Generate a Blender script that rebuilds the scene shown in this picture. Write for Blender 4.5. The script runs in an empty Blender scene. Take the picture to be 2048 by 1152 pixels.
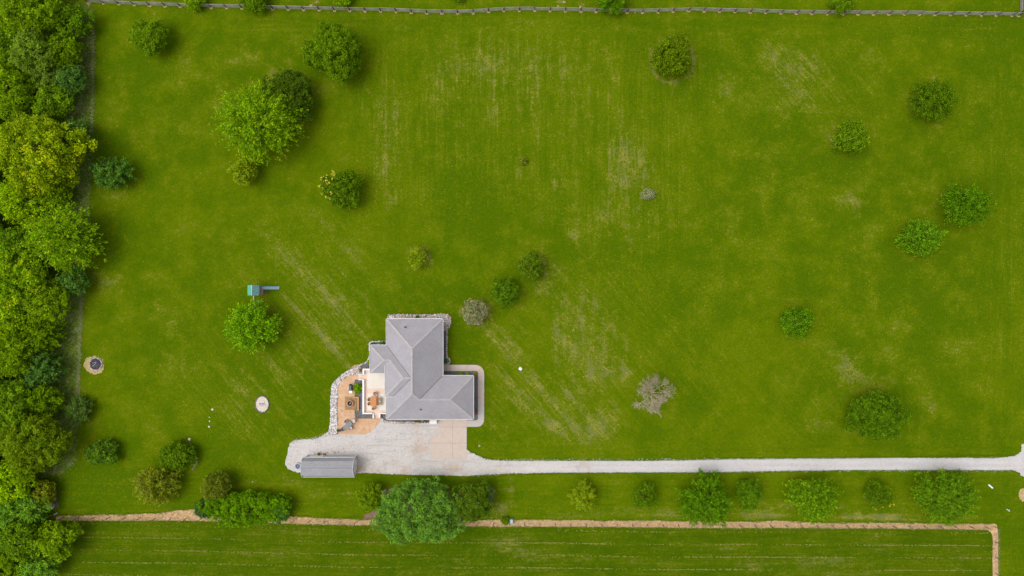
import bpy, math, random
import numpy as np
from math import radians as R

scene = bpy.context.scene
COL = scene.collection
rng = np.random.default_rng(7)
random.seed(7)

# ------------------------------------------------------------------ camera, world, sun, exposure
H = 112.0            # flying height
S = 0.08             # metres of ground per photo pixel
cam = bpy.data.cameras.new("camera")
cam.sensor_width = 36.0
cam.lens = 36.0 * H / (2048 * S)
cam.clip_start, cam.clip_end = 1.0, 9000.0
camo = bpy.data.objects.new("camera", cam)
camo.location = (0, 0, H)
COL.objects.link(camo)
scene.camera = camo

world = bpy.data.worlds.new("World")
scene.world = world
world.use_nodes = True
wn = world.node_tree
wn.nodes.clear()
sky = wn.nodes.new("ShaderNodeTexSky")
sky.sky_type = 'NISHITA'
sky.sun_disc = False
sky.sun_elevation = R(66)
sky.sun_rotation = R(268)
sky.air_density, sky.dust_density, sky.ozone_density = 1.0, 6.0, 1.0
# thin even cloud: the blue is washed out of the sky light
hs = wn.nodes.new("ShaderNodeHueSaturation")
hs.inputs["Saturation"].default_value = 0.22
bg = wn.nodes.new("ShaderNodeBackground")
bg.inputs["Strength"].default_value = 0.145
wo = wn.nodes.new("ShaderNodeOutputWorld")
wn.links.new(sky.outputs[0], hs.inputs["Color"])
wn.links.new(hs.outputs[0], bg.inputs[0])
wn.links.new(bg.outputs[0], wo.inputs[0])

sl = bpy.data.lights.new("sun", 'SUN')
sl.energy, sl.angle, sl.color = 0.55, R(50), (1.0, 0.94, 0.85)
so = bpy.data.objects.new("sun", sl)
so.rotation_euler = (R(40), 0, R(268 - 180 + 0))
COL.objects.link(so)
# light comes from the west (-X), 66 degrees up
from mathutils import Vector
d = Vector((-math.cos(R(66)), 0.02, math.sin(R(66))))
so.rotation_euler = d.to_track_quat('Z', 'Y').to_euler()

vs = scene.view_settings
vs.view_transform, vs.look, vs.gamma, vs.exposure = 'Standard', 'None', 1.0, 0.13
vs.use_curve_mapping = False
scene.cycles.max_bounces = 6
scene.cycles.diffuse_bounces = 3
scene.cycles.transmission_bounces = 3
scene.cycles.transparent_max_bounces = 4

# ------------------------------------------------------------------ helpers
def P(px, py, z=0.0):
    """a measured spot of the photograph -> metres east, metres north, height"""
    k = S * (1 - z / H)
    return ((px - 1024) * k, (576 - py) * k, z)

def tag(o, label=None, cat=None, group=None, kind=None):
    if label: o["label"] = label
    if cat: o["category"] = cat
    if group: o["group"] = group
    if kind: o["kind"] = kind
    return o

def thing(name, loc, label, cat, group=None, rz=0.0):
    o = bpy.data.objects.new(name, None)
    o.empty_display_size = 0.3
    o.location = loc
    o.rotation_euler.z = rz
    COL.objects.link(o)
    return tag(o, label, cat, group)

def link_mesh(name, me, mat, parent=None):
    if mat is not None: me.materials.append(mat)
    o = bpy.data.objects.new(name, me)
    COL.objects.link(o)
    if parent is not None: o.parent = parent
    return o

def np_mesh(name, V, F, mat, parent=None, colors=None, smooth=False):
    """V (n,3), F (m,k) arrays; colors (n,3) -> point attribute 'tint'"""
    V = np.asarray(V, dtype=np.float32); F = np.asarray(F, dtype=np.int32)
    me = bpy.data.meshes.new(name)
    m, k = F.shape
    me.vertices.add(len(V)); me.vertices.foreach_set("co", V.ravel())
    me.loops.add(m * k); me.loops.foreach_set("vertex_index", F.ravel())
    me.polygons.add(m)
    me.polygons.foreach_set("loop_start", np.arange(0, m * k, k, dtype=np.int32))
    me.polygons.foreach_set("loop_total", np.full(m, k, dtype=np.int32))
    if smooth: me.polygons.foreach_set("use_smooth", np.ones(m, dtype=bool))
    me.update(calc_edges=True)
    if colors is not None:
        a = me.attributes.new("tint", 'FLOAT_COLOR', 'POINT')
        c = np.ones((len(V), 4), dtype=np.float32); c[:, :3] = colors
        a.data.foreach_set("color", c.ravel())
    return link_mesh(name, me, mat, parent)

class MB:
    def __init__(self): self.V = []; self.F = []
    def add(self, vs, fs):
        b = len(self.V); self.V += [tuple(v) for v in vs]
        self.F += [tuple(b + i for i in f) for f in fs]; return self
    def box(self, c, s, rz=0.0, rx=0.0, taper=1.0):
        x, y, z = s[0] / 2, s[1] / 2, s[2] / 2
        ca, sa = math.cos(rz), math.sin(rz); cx, sx = math.cos(rx), math.sin(rx)
        vs = []
        for k, (i, j) in [(k, ij) for k in (-1, 1) for ij in ((-1, -1), (1, -1), (1, 1), (-1, 1))]:
            t = taper if k > 0 else 1.0
            a, b, e = i * x * t, j * y * t, k * z
            b, e = b * cx - e * sx, b * sx + e * cx
            vs.append((c[0] + a * ca - b * sa, c[1] + a * sa + b * ca, c[2] + e))
        return self.add(vs, [(3, 2, 1, 0), (4, 5, 6, 7), (0, 1, 5, 4), (1, 2, 6, 5), (2, 3, 7, 6), (3, 0, 4, 7)])
    def tube(self, p0, p1, r0, r1=None, n=6, cap=True):
        r1 = r0 if r1 is None else r1
        p0, p1 = Vector(p0), Vector(p1); d = (p1 - p0)
        if d.length < 1e-6: return self
        d.normalize()
        a = d.cross(Vector((0, 0, 1)) if abs(d.z) < .9 else Vector((1, 0, 0))).normalized(); b = d.cross(a)
        vs = []
        for p, r in ((p0, r0), (p1, r1)):
            for i in range(n):
                t = 2 * math.pi * i / n
                vs.append(p + a * (r * math.cos(t)) + b * (r * math.sin(t)))
        fs = [(i, (i + 1) % n, n + (i + 1) % n, n + i) for i in range(n)]
        if cap: fs += [tuple(range(n - 1, -1, -1)), tuple(range(n, 2 * n))]
        return self.add(vs, fs)
    def lathe(self, prof, c=(0, 0, 0), n=20, wob=0.0):
        vs = []
        for r, z in prof:
            for i in range(n):
                t = 2 * math.pi * i / n; w = 1 + random.uniform(-wob, wob)
                vs.append((c[0] + r * w * math.cos(t), c[1] + r * w * math.sin(t), c[2] + z))
        fs = []
        for k in range(len(prof) - 1):
            for i in range(n):
                j = (i + 1) % n
                fs.append((k * n + i, k * n + j, (k + 1) * n + j, (k + 1) * n + i))
        fs.append(tuple(range(n - 1, -1, -1))); fs.append(tuple((len(prof) - 1) * n + i for i in range(n)))
        return self.add(vs, fs)
    def prism(self, pts, z0, z1):
        n = len(pts)
        if sum(pts[i][0] * pts[(i + 1) % n][1] - pts[(i + 1) % n][0] * pts[i][1] for i in range(n)) < 0: pts = pts[::-1]
        vs = [(x, y, z0) for x, y in pts] + [(x, y, z1) for x, y in pts]
        fs = [tuple(range(n - 1, -1, -1)), tuple(range(n, 2 * n))] + [(i, (i + 1) % n, n + (i + 1) % n, n + i) for i in range(n)]
        return self.add(vs, fs)
    def build(self, name, mat, parent=None, origin=None, bevel=0.0, smooth=False):
        if origin is None and parent is not None: origin = (0, 0, 0)
        o = origin or (0, 0, 0)
        me = bpy.data.meshes.new(name)
        me.from_pydata([(v[0] - o[0], v[1] - o[1], v[2] - o[2]) for v in self.V], [], self.F)
        if smooth:
            for p in me.polygons: p.use_smooth = True
        me.update()
        ob = link_mesh(name, me, mat, parent)
        if bevel:
            m = ob.modifiers.new("bevel", 'BEVEL'); m.width = bevel; m.segments = 2; m.limit_method = 'ANGLE'
        return ob

def children_of(o):
    return [c for c in bpy.data.objects if c.parent == o]

def copy_thing(o, loc, rz, label, group=None):
    c = o.copy(); COL.objects.link(c); c.location = loc; c.rotation_euler.z = rz; c["label"] = label
    if group: c["group"] = group
    for ch in children_of(o):
        d = ch.copy(); COL.objects.link(d); d.parent = c
        for g in children_of(ch):
            e = g.copy(); COL.objects.link(e); e.parent = d
    return c

# ------------------------------------------------------------------ node helpers
class NT:
    def __init__(self, name):
        self.m = bpy.data.materials.new(name); self.m.use_nodes = True
        self.t = self.m.node_tree; self.t.nodes.clear()
        self.out = self.t.nodes.new("ShaderNodeOutputMaterial")
        self.b = self.t.nodes.new("ShaderNodeBsdfPrincipled")
        self.t.links.new(self.b.outputs[0], self.out.inputs[0])
        self.co = self.t.nodes.new("ShaderNodeTexCoord").outputs["Object"]
    def l(self, a, b): self.t.links.new(a, b)
    def set(self, sock, v):
        if hasattr(v, "is_output") or isinstance(v, bpy.types.NodeSocket): self.l(v, sock)
        else:
            if isinstance(v, (tuple, list)) and len(v) == 3 and sock.type == 'RGBA': v = (*v, 1)
            sock.default_value = v
    def mapping(self, scale=(1, 1, 1), rz=0.0, loc=(0, 0, 0), src=None):
        n = self.t.nodes.new("ShaderNodeMapping")
        self.l(src or self.co, n.inputs[0])
        if rz:
            n.inputs["Rotation"].default_value = (0, 0, rz)
            n2 = self.t.nodes.new("ShaderNodeMapping"); self.l(n.outputs[0], n2.inputs[0])
            n2.inputs["Scale"].default_value = scale; n2.inputs["Location"].default_value = loc
            return n2.outputs[0]
        n.inputs["Scale"].default_value = scale; n.inputs["Location"].default_value = loc
        return n.outputs[0]
    def noise(self, scale, detail=3, rough=.55, src=None, dist=0.0):
        n = self.t.nodes.new("ShaderNodeTexNoise")
        self.l(src or self.co, n.inputs["Vector"])
        n.inputs["Scale"].default_value = scale; n.inputs["Detail"].default_value = detail
        n.inputs["Roughness"].default_value = rough; n.inputs["Distortion"].default_value = dist
        return n.outputs[0]
    def voro(self, scale, src=None, feature='F1', out="Distance", rand=1.0):
        n = self.t.nodes.new("ShaderNodeTexVoronoi"); n.feature = feature
        self.l(src or self.co, n.inputs["Vector"]); n.inputs["Scale"].default_value = scale
        n.inputs["Randomness"].default_value = rand
        return n.outputs[out]
    def math(self, op, a, b=None, c=None, clamp=False):
        n = self.t.nodes.new("ShaderNodeMath"); n.operation = op; n.use_clamp = clamp
        self.set(n.inputs[0], a)
        if b is not None: self.set(n.inputs[1], b)
        if c is not None: self.set(n.inputs[2], c)
        return n.outputs[0]
    def smooth(self, v, lo, hi, a=0.0, b=1.0):
        n = self.t.nodes.new("ShaderNodeMapRange"); n.interpolation_type = 'SMOOTHSTEP'
        self.set(n.inputs[0], v); n.inputs[1].default_value = lo; n.inputs[2].default_value = hi
        n.inputs[3].default_value = a; n.inputs[4].default_value = b
        return n.outputs[0]
    def lin(self, v, lo, hi, a, b):
        n = self.t.nodes.new("ShaderNodeMapRange"); n.clamp = True
        self.set(n.inputs[0], v); n.inputs[1].default_value = lo; n.inputs[2].default_value = hi
        n.inputs[3].default_value = a; n.inputs[4].default_value = b
        return n.outputs[0]
    def mix(self, f, a, b, blend='MIX'):
        n = self.t.nodes.new("ShaderNodeMix"); n.data_type = 'RGBA'; n.blend_type = blend
        self.set(n.inputs[0], f); self.set(n.inputs[6], a); self.set(n.inputs[7], b)
        return n.outputs[2]
    def scale_col(self, c, f):
        n = self.t.nodes.new("ShaderNodeVectorMath"); n.operation = 'SCALE'
        self.set(n.inputs[0], c); self.set(n.inputs[3], f)
        return n.outputs[0]
    def attr(self, name, out="Fac"):
        n = self.t.nodes.new("ShaderNodeAttribute"); n.attribute_name = name
        return n.outputs[out]
    def sep(self, c):
        n = self.t.nodes.new("ShaderNodeSeparateXYZ"); self.l(c, n.inputs[0]); return n.outputs
    def bump(self, h, strength=.5, dist=.03):
        n = self.t.nodes.new("ShaderNodeBump"); n.inputs["Strength"].default_value = strength
        n.inputs["Distance"].default_value = dist; self.l(h, n.inputs["Height"])
        self.l(n.outputs[0], self.b.inputs["Normal"])
    def col(self, c, rough=.8, metal=0.0, spec=.3):
        self.set(self.b.inputs["Base Color"], c); self.b.inputs["Roughness"].default_value = rough
        self.b.inputs["Metallic"].default_value = metal
        self.b.inputs["Specular IOR Level"].default_value = spec
        return self.m

def plain(name, c, rough=.7, var=.12, scale=3.0, metal=0.0, spec=.3, bump=0.0):
    t = NT(name)
    f = t.lin(t.noise(scale, 4, .6), .3, .7, 1 - var, 1 + var)
    f2 = t.lin(t.noise(scale * 9, 2), .3, .7, 1 - var * .6, 1 + var * .6)
    m = t.col(t.scale_col(t.scale_col((c[0], c[1], c[2]), f), f2), rough, metal, spec)
    if bump: t.bump(t.noise(scale * 9, 3), bump, .02)
    return m

# ------------------------------------------------------------------ materials
def grass_material(name, dark, light, yel, tan):
    t = NT(name)
    W = t.sep(t.attr("weights", "Vector"))
    dry = t.attr("dry"); lush = t.attr("lush")
    def streak(rz, seed=0.0):
        a = t.noise(1.0, 4, .65, t.mapping((2.3, .22, 1), rz, (seed, seed, 0)))
        b = t.noise(1.0, 2, .5, t.mapping((.65, .045, 1), rz, (seed + 9, 3, 0)))
        return t.math('ADD', t.math('MULTIPLY', a, .55), t.math('MULTIPLY', b, .45))
    ns = streak(0); dg = streak(DG, 5.0); ew = streak(R(90), 11.0)
    iso = t.noise(.75, 7, .72)
    iso2 = t.noise(.20, 6, .66, t.mapping(loc=(31, 7, 0)))
    iso3 = t.noise(2.6, 5, .75, t.mapping(loc=(3, 17, 0)))
    big = t.noise(.035, 3, .55)
    wsum = t.math('ADD', t.math('ADD', W[0], W[1]), W[2])
    s = t.math('ADD', t.math('ADD', t.math('MULTIPLY', ns, W[0]), t.math('MULTIPLY', dg, W[1])),
               t.math('ADD', t.math('MULTIPLY', ew, W[2]), t.math('MULTIPLY', iso2, t.math('SUBTRACT', 1.0, wsum, clamp=True))))
    g = t.math('ADD', t.math('MULTIPLY', s, .40), t.math('ADD', t.math('MULTIPLY', iso2, .30), t.math('MULTIPLY', big, .30)))
    g = t.math('SUBTRACT', g, t.math('MULTIPLY', lush, .13))
    c = t.mix(t.smooth(g, .39, .60), dark, light)
    # yellowed blades
    fl = t.math('ADD', t.math('MULTIPLY', iso, .40), t.math('ADD', t.math('MULTIPLY', s, .35), t.math('MULTIPLY', iso3, .25)))
    fl = t.math('ADD', fl, t.math('MULTIPLY', dry, .07))
    c = t.mix(t.math('MULTIPLY', t.smooth(fl, .49, .64), .6), c, yel)
    # thin wheel and mower lines along each mowing direction
    def lines(rz, off):
        u = t.sep(t.mapping((1, 1, 1), rz, (off, 0, 0)))[0]
        u = t.math('ADD', u, t.math('MULTIPLY', t.noise(.15, 2), .8))
        f = t.math('ABSOLUTE', t.math('SUBTRACT', t.math('FRACT', t.math('MULTIPLY', u, .62)), .5))
        return t.smooth(f, .40, .5)
    ln = t.math('ADD', t.math('MULTIPLY', lines(0, .3), W[0]), t.math('ADD', t.math('MULTIPLY', lines(DG, .1), W[1]), t.math('MULTIPLY', lines(R(90), .6), W[2])))
    ln = t.math('MULTIPLY', ln, t.smooth(iso2, .42, .62))
    c = t.mix(t.math('MULTIPLY', ln, .55), c, yel)
    # dead thatch: thin, broken, only where the ground is dry
    fb = t.noise(5.5, 3, .8, t.mapping(loc=(8, 2, 0)))
    dr = t.math('ADD', t.math('MULTIPLY', iso3, .40), t.math('ADD', t.math('MULTIPLY', iso, .22), t.math('MULTIPLY', s, .38)))
    dr = t.math('ADD', dr, t.math('MULTIPLY', ln, .03))
    dr = t.math('ADD', dr, t.math('MULTIPLY', t.math('MINIMUM', dry, 1.25), .080))
    dr = t.math('SUBTRACT', dr, t.math('MULTIPLY', lush, .03))
    tn = t.mix(t.smooth(t.noise(.5, 3), .4, .6), tan, (tan[0] * .60, tan[1] * .70, tan[2] * 1.2))
    c = t.mix(t.math('MULTIPLY', t.smooth(dr, .55, .645), t.lin(fb, .38, .62, .12, .90)), c, tn)
    # scattered single tufts gone yellow
    sp = t.math('ADD', t.math('MULTIPLY', t.noise(3.4, 2, .5, t.mapping(loc=(50, 20, 0))), .8), t.math('MULTIPLY', iso2, .2))
    c = t.mix(t.math('MULTIPLY', t.smooth(sp, .58, .68), .45), c, (tan[0] * .8, tan[1] * .85, tan[2] * .5))
    # single blades and the gaps between them
    grain = t.noise(8.0, 3, .75)
    c = t.scale_col(c, t.lin(grain, .3, .7, .72, 1.28))
    c = t.scale_col(c, t.lin(t.noise(2.0, 3, .6), .3, .7, .90, 1.10))
    t.bump(t.noise(6.0, 4, .7), .5, .06)
    return t.col(c, 1.0, 0, .03)

DG = R(-40)
def rough_material():
    t = NT("unmown_grass")
    a = t.noise(1.6, 6, .75); b = t.noise(1.0, 5, .7, t.mapping((1.2, .5, 1), R(25)))
    c = t.mix(t.smooth(a, .4, .6), (.070, .135, .005), (.115, .175, .010))
    c = t.mix(t.math('MULTIPLY', t.smooth(b, .50, .66), .8), c, (.30, .30, .13))
    c = t.mix(t.math('MULTIPLY', t.smooth(t.noise(.5, 4, .6), .52, .68), .5), c, (.36, .33, .20))
    c = t.scale_col(c, t.lin(t.noise(7, 3, .75), .3, .7, .65, 1.35))
    t.bump(t.noise(4, 5, .75), .8, .15)
    return t.col(c, 1, 0, .03)
G_ROUGH = rough_material()
G_LAWN = grass_material("lawn_grass", (.066, .122, .0004), (.100, .152, .0004), (.155, .174, .001), (.31, .275, .08))
G_FIELD = grass_material("field_grass", (.048, .095, .0004), (.074, .120, .0006), (.130, .150, .002), (.26, .24, .08))

def gravel_material(name, c1, c2, stain, scale=7.0, stain_amt=.5, tracks=False):
    t = NT(name)
    v = t.voro(scale, out="Color")
    sp = t.sep(v)[0]
    c = t.mix(t.lin(sp, 0, 1, 0, 1), c1, c2)
    big = t.noise(.22, 6, .72)
    c = t.mix(t.math('MULTIPLY', t.smooth(big, .5, .66), stain_amt), c, stain)
    g2 = t.noise(.5, 6, .75, t.mapping(loc=(40, 3, 0)))
    c = t.mix(t.math('MULTIPLY', t.smooth(g2, .52, .66), stain_amt * .6), c, (c2[0] * .72, c2[1] * .73, c2[2] * .75))
    st = t.noise(1.0, 4, .6, t.mapping((.12, 1.6, 1)))
    c = t.mix(t.math('MULTIPLY', t.smooth(st, .52, .7), stain_amt * .7), c, (c2[0] * .78, c2[1] * .72, c2[2] * .68))
    c = t.scale_col(c, t.lin(t.noise(12, 2, .7), .3, .7, .86, 1.12))
    if tracks:
        y = t.math('ADD', t.sep(t.co)[1], t.math('MULTIPLY', t.math('SUBTRACT', t.noise(.05, 2), .5), .8))
        tr = t.smooth(t.math('ABSOLUTE', t.math('SUBTRACT', t.math('ABSOLUTE', t.math('ADD', y, 28.3)), .48)), .05, .32, 1.0, 0.0)
        c = t.mix(t.math('MULTIPLY', t.math('MULTIPLY', tr, t.smooth(t.noise(.25, 4), .35, .6)), .3), c, (.63, .61, .615))
        md = t.smooth(t.math('ABSOLUTE', t.math('ADD', y, 28.3)), .0, .22, 1.0, 0.0)
        c = t.mix(t.math('MULTIPLY', t.math('MULTIPLY', md, t.smooth(t.noise(.6, 4), .45, .7)), .25), c, (.42, .39, .33))
    t.bump(t.voro(scale * 1.5), .5, .03)
    return t.col(c, .95, 0, .15)

M_GRAVEL = gravel_material("white_limestone_gravel", (.60, .565, .55), (.51, .48, .46), (.50, .385, .30), stain_amt=.8)
M_GRAVEL_E = gravel_material("driveway_limestone", (.58, .56, .56), (.49, .465, .46), (.50, .46, .42), 7, .3, True)
M_DARKGRAVEL = gravel_material("slate_chip_gravel", (.20, .20, .21), (.09, .09, .10), (.16, .16, .16), 9, .2)
M_PEA = gravel_material("pale_pea_gravel", (.70, .62, .54), (.58, .50, .43), (.56, .47, .39), 9, .3)

def straw_material():
    t = NT("dead_straw_grass")
    a = t.noise(2.5, 5, .72); b = t.noise(.6, 4, .6)
    c = t.mix(t.smooth(a, .38, .62), (.72, .47, .24), (.50, .33, .17))
    c = t.mix(t.math('MULTIPLY', t.smooth(b, .52, .68), .55), c, (.48, .40, .29))
    c = t.mix(t.math('MULTIPLY', t.smooth(t.noise(1.6, 4, .7, t.mapping(loc=(5, 5, 0))), .60, .68), .7), c, (.07, .12, .01))
    c = t.scale_col(c, t.lin(t.noise(11, 2, .7), .3, .7, .75, 1.25))
    t.bump(t.noise(8, 3, .7), .6, .05)
    return t.col(c, .95, 0, .1)
M_STRAW = straw_material()

def concrete_material(name, c, var=.08, stain=(.4, .33, .28), amt=.4):
    t = NT(name)
    f = t.noise(.8, 6, .62)
    col = t.mix(t.math('MULTIPLY', t.smooth(f, .45, .7), amt), c, stain)
    col = t.scale_col(col, t.lin(t.noise(5, 5, .7), .3, .7, 1 - var, 1 + var))
    col = t.scale_col(col, t.lin(t.noise(22, 2, .7), .3, .7, .94, 1.06))
    t.bump(t.noise(25, 3), .2, .01)
    return t.col(col, .85, 0, .25)
M_CONC = concrete_material("pinkish_concrete", (.56, .465, .40), .07, (.46, .36, .31))
M_WALK = concrete_material("grey_walk_concrete", (.50, .455, .43), .07, (.44, .37, .32))
M_DECK = concrete_material("cream_terrace_concrete", (.74, .69, .62), .03, (.70, .62, .53), .5)
M_DECKP = concrete_material("pink_terrace_border", (.74, .55, .45), .05, (.74, .60, .50), .5)
M_WHITE = plain("white_painted_masonry", (.80, .77, .74), .6, .05)
M_TRIM = plain("white_metal_trim", (.78, .78, .79), .45, .04)
M_SIDING = plain("off_white_siding", (.55, .52, .48), .7, .06)

def stamped():
    t = NT("stamped_terracotta_concrete")
    e = t.voro(1.5, feature='DISTANCE_TO_EDGE', out="Distance")
    cc = t.sep(t.voro(1.5, out="Color"))[0]
    c = t.mix(t.lin(cc, 0, 1, 0, .8), (.60, .37, .21), (.54, .32, .18))
    c = t.mix(t.smooth(e, 0.0, .035, .45, 0.0), c, (.25, .15, .10))
    c = t.mix(t.math('MULTIPLY', t.smooth(t.noise(2.0, 6, .75), .57, .70), .75), c, (.26, .15, .11))
    c = t.mix(t.math('MULTIPLY', t.smooth(t.noise(.7, 4, .6, t.mapping(loc=(3, 9, 0))), .45, .65), .5), c, (.70, .50, .36))
    t.bump(e, .4, .02)
    return t.col(c, .7, 0, .3)
M_STAMP = stamped()

def shingle(name, c1, c2):
    t = NT(name)
    x, y, z = t.sep(t.co)
    # one row of tabs per course; courses follow height, so they run level on every slope
    row = t.math('FLOOR', t.math('MULTIPLY', z, 11.5))
    fr = t.math('FRACT', t.math('MULTIPLY', z, 11.5))
    comb = t.t.nodes.new("ShaderNodeCombineXYZ")
    t.l(t.math('FLOOR', t.math('MULTIPLY', t.math('ADD', x, t.math('MULTIPLY', row, .37)), 3.4)), comb.inputs[0])
    t.l(t.math('FLOOR', t.math('MULTIPLY', t.math('ADD', y, t.math('MULTIPLY', row, .53)), 3.4)), comb.inputs[1])
    t.l(row, comb.inputs[2])
    wn_ = t.t.nodes.new("ShaderNodeTexWhiteNoise"); t.l(comb.outputs[0], wn_.inputs[0])
    c = t.mix(wn_.outputs[0], c1, c2)
    c = t.scale_col(c, t.smooth(fr, 0.0, .22, .88, 1.0))
    c = t.scale_col(c, t.lin(t.noise(.5, 4, .6), .3, .7, .94, 1.06))
    c = t.scale_col(c, t.lin(t.noise(30, 2, .7), .3, .7, .88, 1.12))
    c = t.mix(t.math('MULTIPLY', t.smooth(t.noise(.35, 5, .7, t.mapping((1, 1, .25))), .5, .7), .16), c, (.22, .205, .20))
    t.bump(fr, .35, .012)
    return t.col(c, .92, 0, .12)
M_SHINGLE = shingle("grey_asphalt_shingle", (.38, .362, .392), (.345, .33, .36))
M_SHED_ROOF = shingle("shed_grey_shingle", (.35, .345, .365), (.31, .305, .325))
M_CAP = plain("ridge_cap_shingle", (.44, .415, .415), .9, .14, 4)
M_VALLEY = plain("valley_flashing", (.16, .16, .165), .7, .08)

def leaf_material():
    t = NT("foliage_leaf")
    c = t.attr("tint", "Color")
    m = t.col(c, .8, 0, .02)
    tr = t.t.nodes.new("ShaderNodeBsdfTranslucent"); t.l(c, tr.inputs[0])
    mx = t.t.nodes.new("ShaderNodeMixShader"); mx.inputs[0].default_value = .42
    t.l(t.b.outputs[0], mx.inputs[1]); t.l(tr.outputs[0], mx.inputs[2]); t.l(mx.outputs[0], t.out.inputs[0])
    return m
M_LEAF = leaf_material()
def tinted(name, rough=.9):
    t = NT(name)
    c = t.scale_col(t.attr("tint", "Color"), t.lin(t.noise(14, 2, .6), .3, .7, .85, 1.15))
    return t.col(c, rough, 0, .2)
M_ROCK = tinted("river_rock")
M_BLADE = leaf_material(); M_BLADE.name = "dry_grass_blade"
M_BARK = plain("tree_bark", (.13, .10, .075), .95, .3, 4, bump=.5)
M_DEADBARK = plain("bleached_dead_bark", (.47, .39, .28), .95, .25, 4)
M_WOOD = plain("weathered_grey_wood", (.31, .28, .26), .9, .2, 3)
M_POSTWOOD = plain("dark_post_wood", (.085, .07, .075), .9, .25, 3)
M_WIRE = plain("galvanised_wire", (.3, .3, .3), .5, .05, 3, .6)
M_TEAK = plain("orange_stained_wood", (.58, .25, .09), .6, .12, 6)
M_WICKER = plain("tan_wicker", (.46, .24, .09), .8, .2, 9)
M_WHITECUSH = plain("white_chair_metal", (.75, .73, .72), .6, .05)
M_GREYMETAL = plain("grey_patio_metal", (.23, .235, .25), .5, .1, 4)
M_GREYCUSH = plain("light_grey_cushion", (.55, .50, .49), .9, .1, 4)
M_DARK = plain("dark_charcoal", (.035, .035, .045), .7, .2, 5)
M_LID = plain("dark_grey_lid", (.10, .105, .12), .35, .1, 3, .3)
M_SILVER = plain("brushed_steel", (.6, .6, .62), .35, .05, 3, .7)
M_CLAY = plain("terracotta_block", (.52, .27, .15), .85, .15, 4)
M_TANBLOCK = plain("tan_paver_block", (.36, .24, .11), .85, .18, 4)
M_ORANGEBLOCK = plain("orange_capstone", (.60, .32, .14), .85, .12, 4)
M_PAD = plain("brown_paver_surface", (.33, .215, .11), .9, .2, 3)
M_GREENROOF = plain("green_painted_board", (.08, .42, .27), .6, .08, 3)
M_GREENROOF2 = plain("dull_teal_board", (.13, .29, .29), .6, .08, 3)  # east roof slope: bluer and darker than the west slope
M_SLIDE = plain("teal_plastic_slide", (.015, .20, .22), .35, .05, 2)
M_SLIDEIN = plain("pale_slide_channel", (.25, .36, .42), .35, .05, 2)
M_PLAYWOOD = plain("grey_brown_play_lumber", (.30, .21, .16), .85, .15, 4)
M_BEAM = plain("pale_lumber_beam", (.62, .56, .46), .8, .1, 4)
M_GLASS = plain("dark_window_glass", (.05, .06, .07), .08, .02, 1, 0, .6)
M_SAND = plain("sandy_bare_soil", (.44, .33, .15), .95, .2, 2)
M_DIRT = plain("pinkish_bare_dirt", (.42, .28, .17), .95, .2, 3)
M_MULCH = plain("red_brown_mulch", (.22, .13, .095), .95, .35, 3)
M_GREYDIRT = plain("grey_brown_bare_soil", (.17, .14, .11), .95, .25, 2)
M_ASH = plain("dark_ash", (.05, .05, .06), .95, .5, 4)
M_LOG = plain("whitened_charred_log", (.36, .34, .35), .9, .3, 5)
M_SHEDWALL = plain("pale_blue_grey_siding", (.46, .50, .54), .6, .05)
M_TUB = plain("pale_blue_grey_rim", (.36, .43, .52), .6, .1, 3)
M_TEALBOX = plain("teal_grey_utility_box", (.17, .36, .36), .5, .08)
M_RUST = plain("rusty_orange_brown", (.35, .12, .04), .8, .3, 6)
M_ROAD = plain("asphalt_road", (.055, .055, .057), .9, .15, 1)
M_EDGE = plain("dark_edging_block", (.17, .16, .19), .9, .2, 4)
M_FARGROUND = plain("far_grassland", (.045, .115, .002), .95, .2, .05)

# ------------------------------------------------------------------ ground
def interp(pts):
    xs = [p[0] for p in pts]; ys = [p[1] for p in pts]
    return lambda x: np.interp(x, xs, ys)

NF = interp([(-200, 0), (175, 4), (300, 10), (400, 13.5), (600, 18), (780, 22), (860, 25.5), (930, 25.5), (960, 24), (1000, 20.5), (1060, 19.8), (1280, 24),
             (1310, 23.5), (1380, 20.5), (1470, 23), (1650, 27), (1850, 28), (2037, 30.5), (2200, 31)])       # north fence
STOP = interp([(110, 1033), (170, 1031), (240, 1030), (310, 1027), (345, 1022), (385, 1019), (480, 1025), (600, 1034), (650, 1037), (740, 1040), (900, 1042), (980, 1040),
               (1100, 1040), (1160, 1040.5), (1200, 1042), (1280, 1041), (1380, 1043), (1480, 1044), (1560, 1042), (1650, 1046.5), (1760, 1046), (1900, 1048), (1990, 1048)])
SBOT = interp([(-200, 1040), (110, 1041), (380, 1041.5), (600, 1048), (740, 1051), (1000, 1053), (1200, 1053.5), (1400, 1056), (1600, 1056), (1800, 1057), (1950, 1059), (1990, 1061)])
SFEN = interp([(110, 1034), (380, 1036), (600, 1041.5), (740, 1045), (1000, 1046), (1400, 1049.5), (1600, 1050.5), (1990, 1053)])      # line of the wire fence

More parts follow.
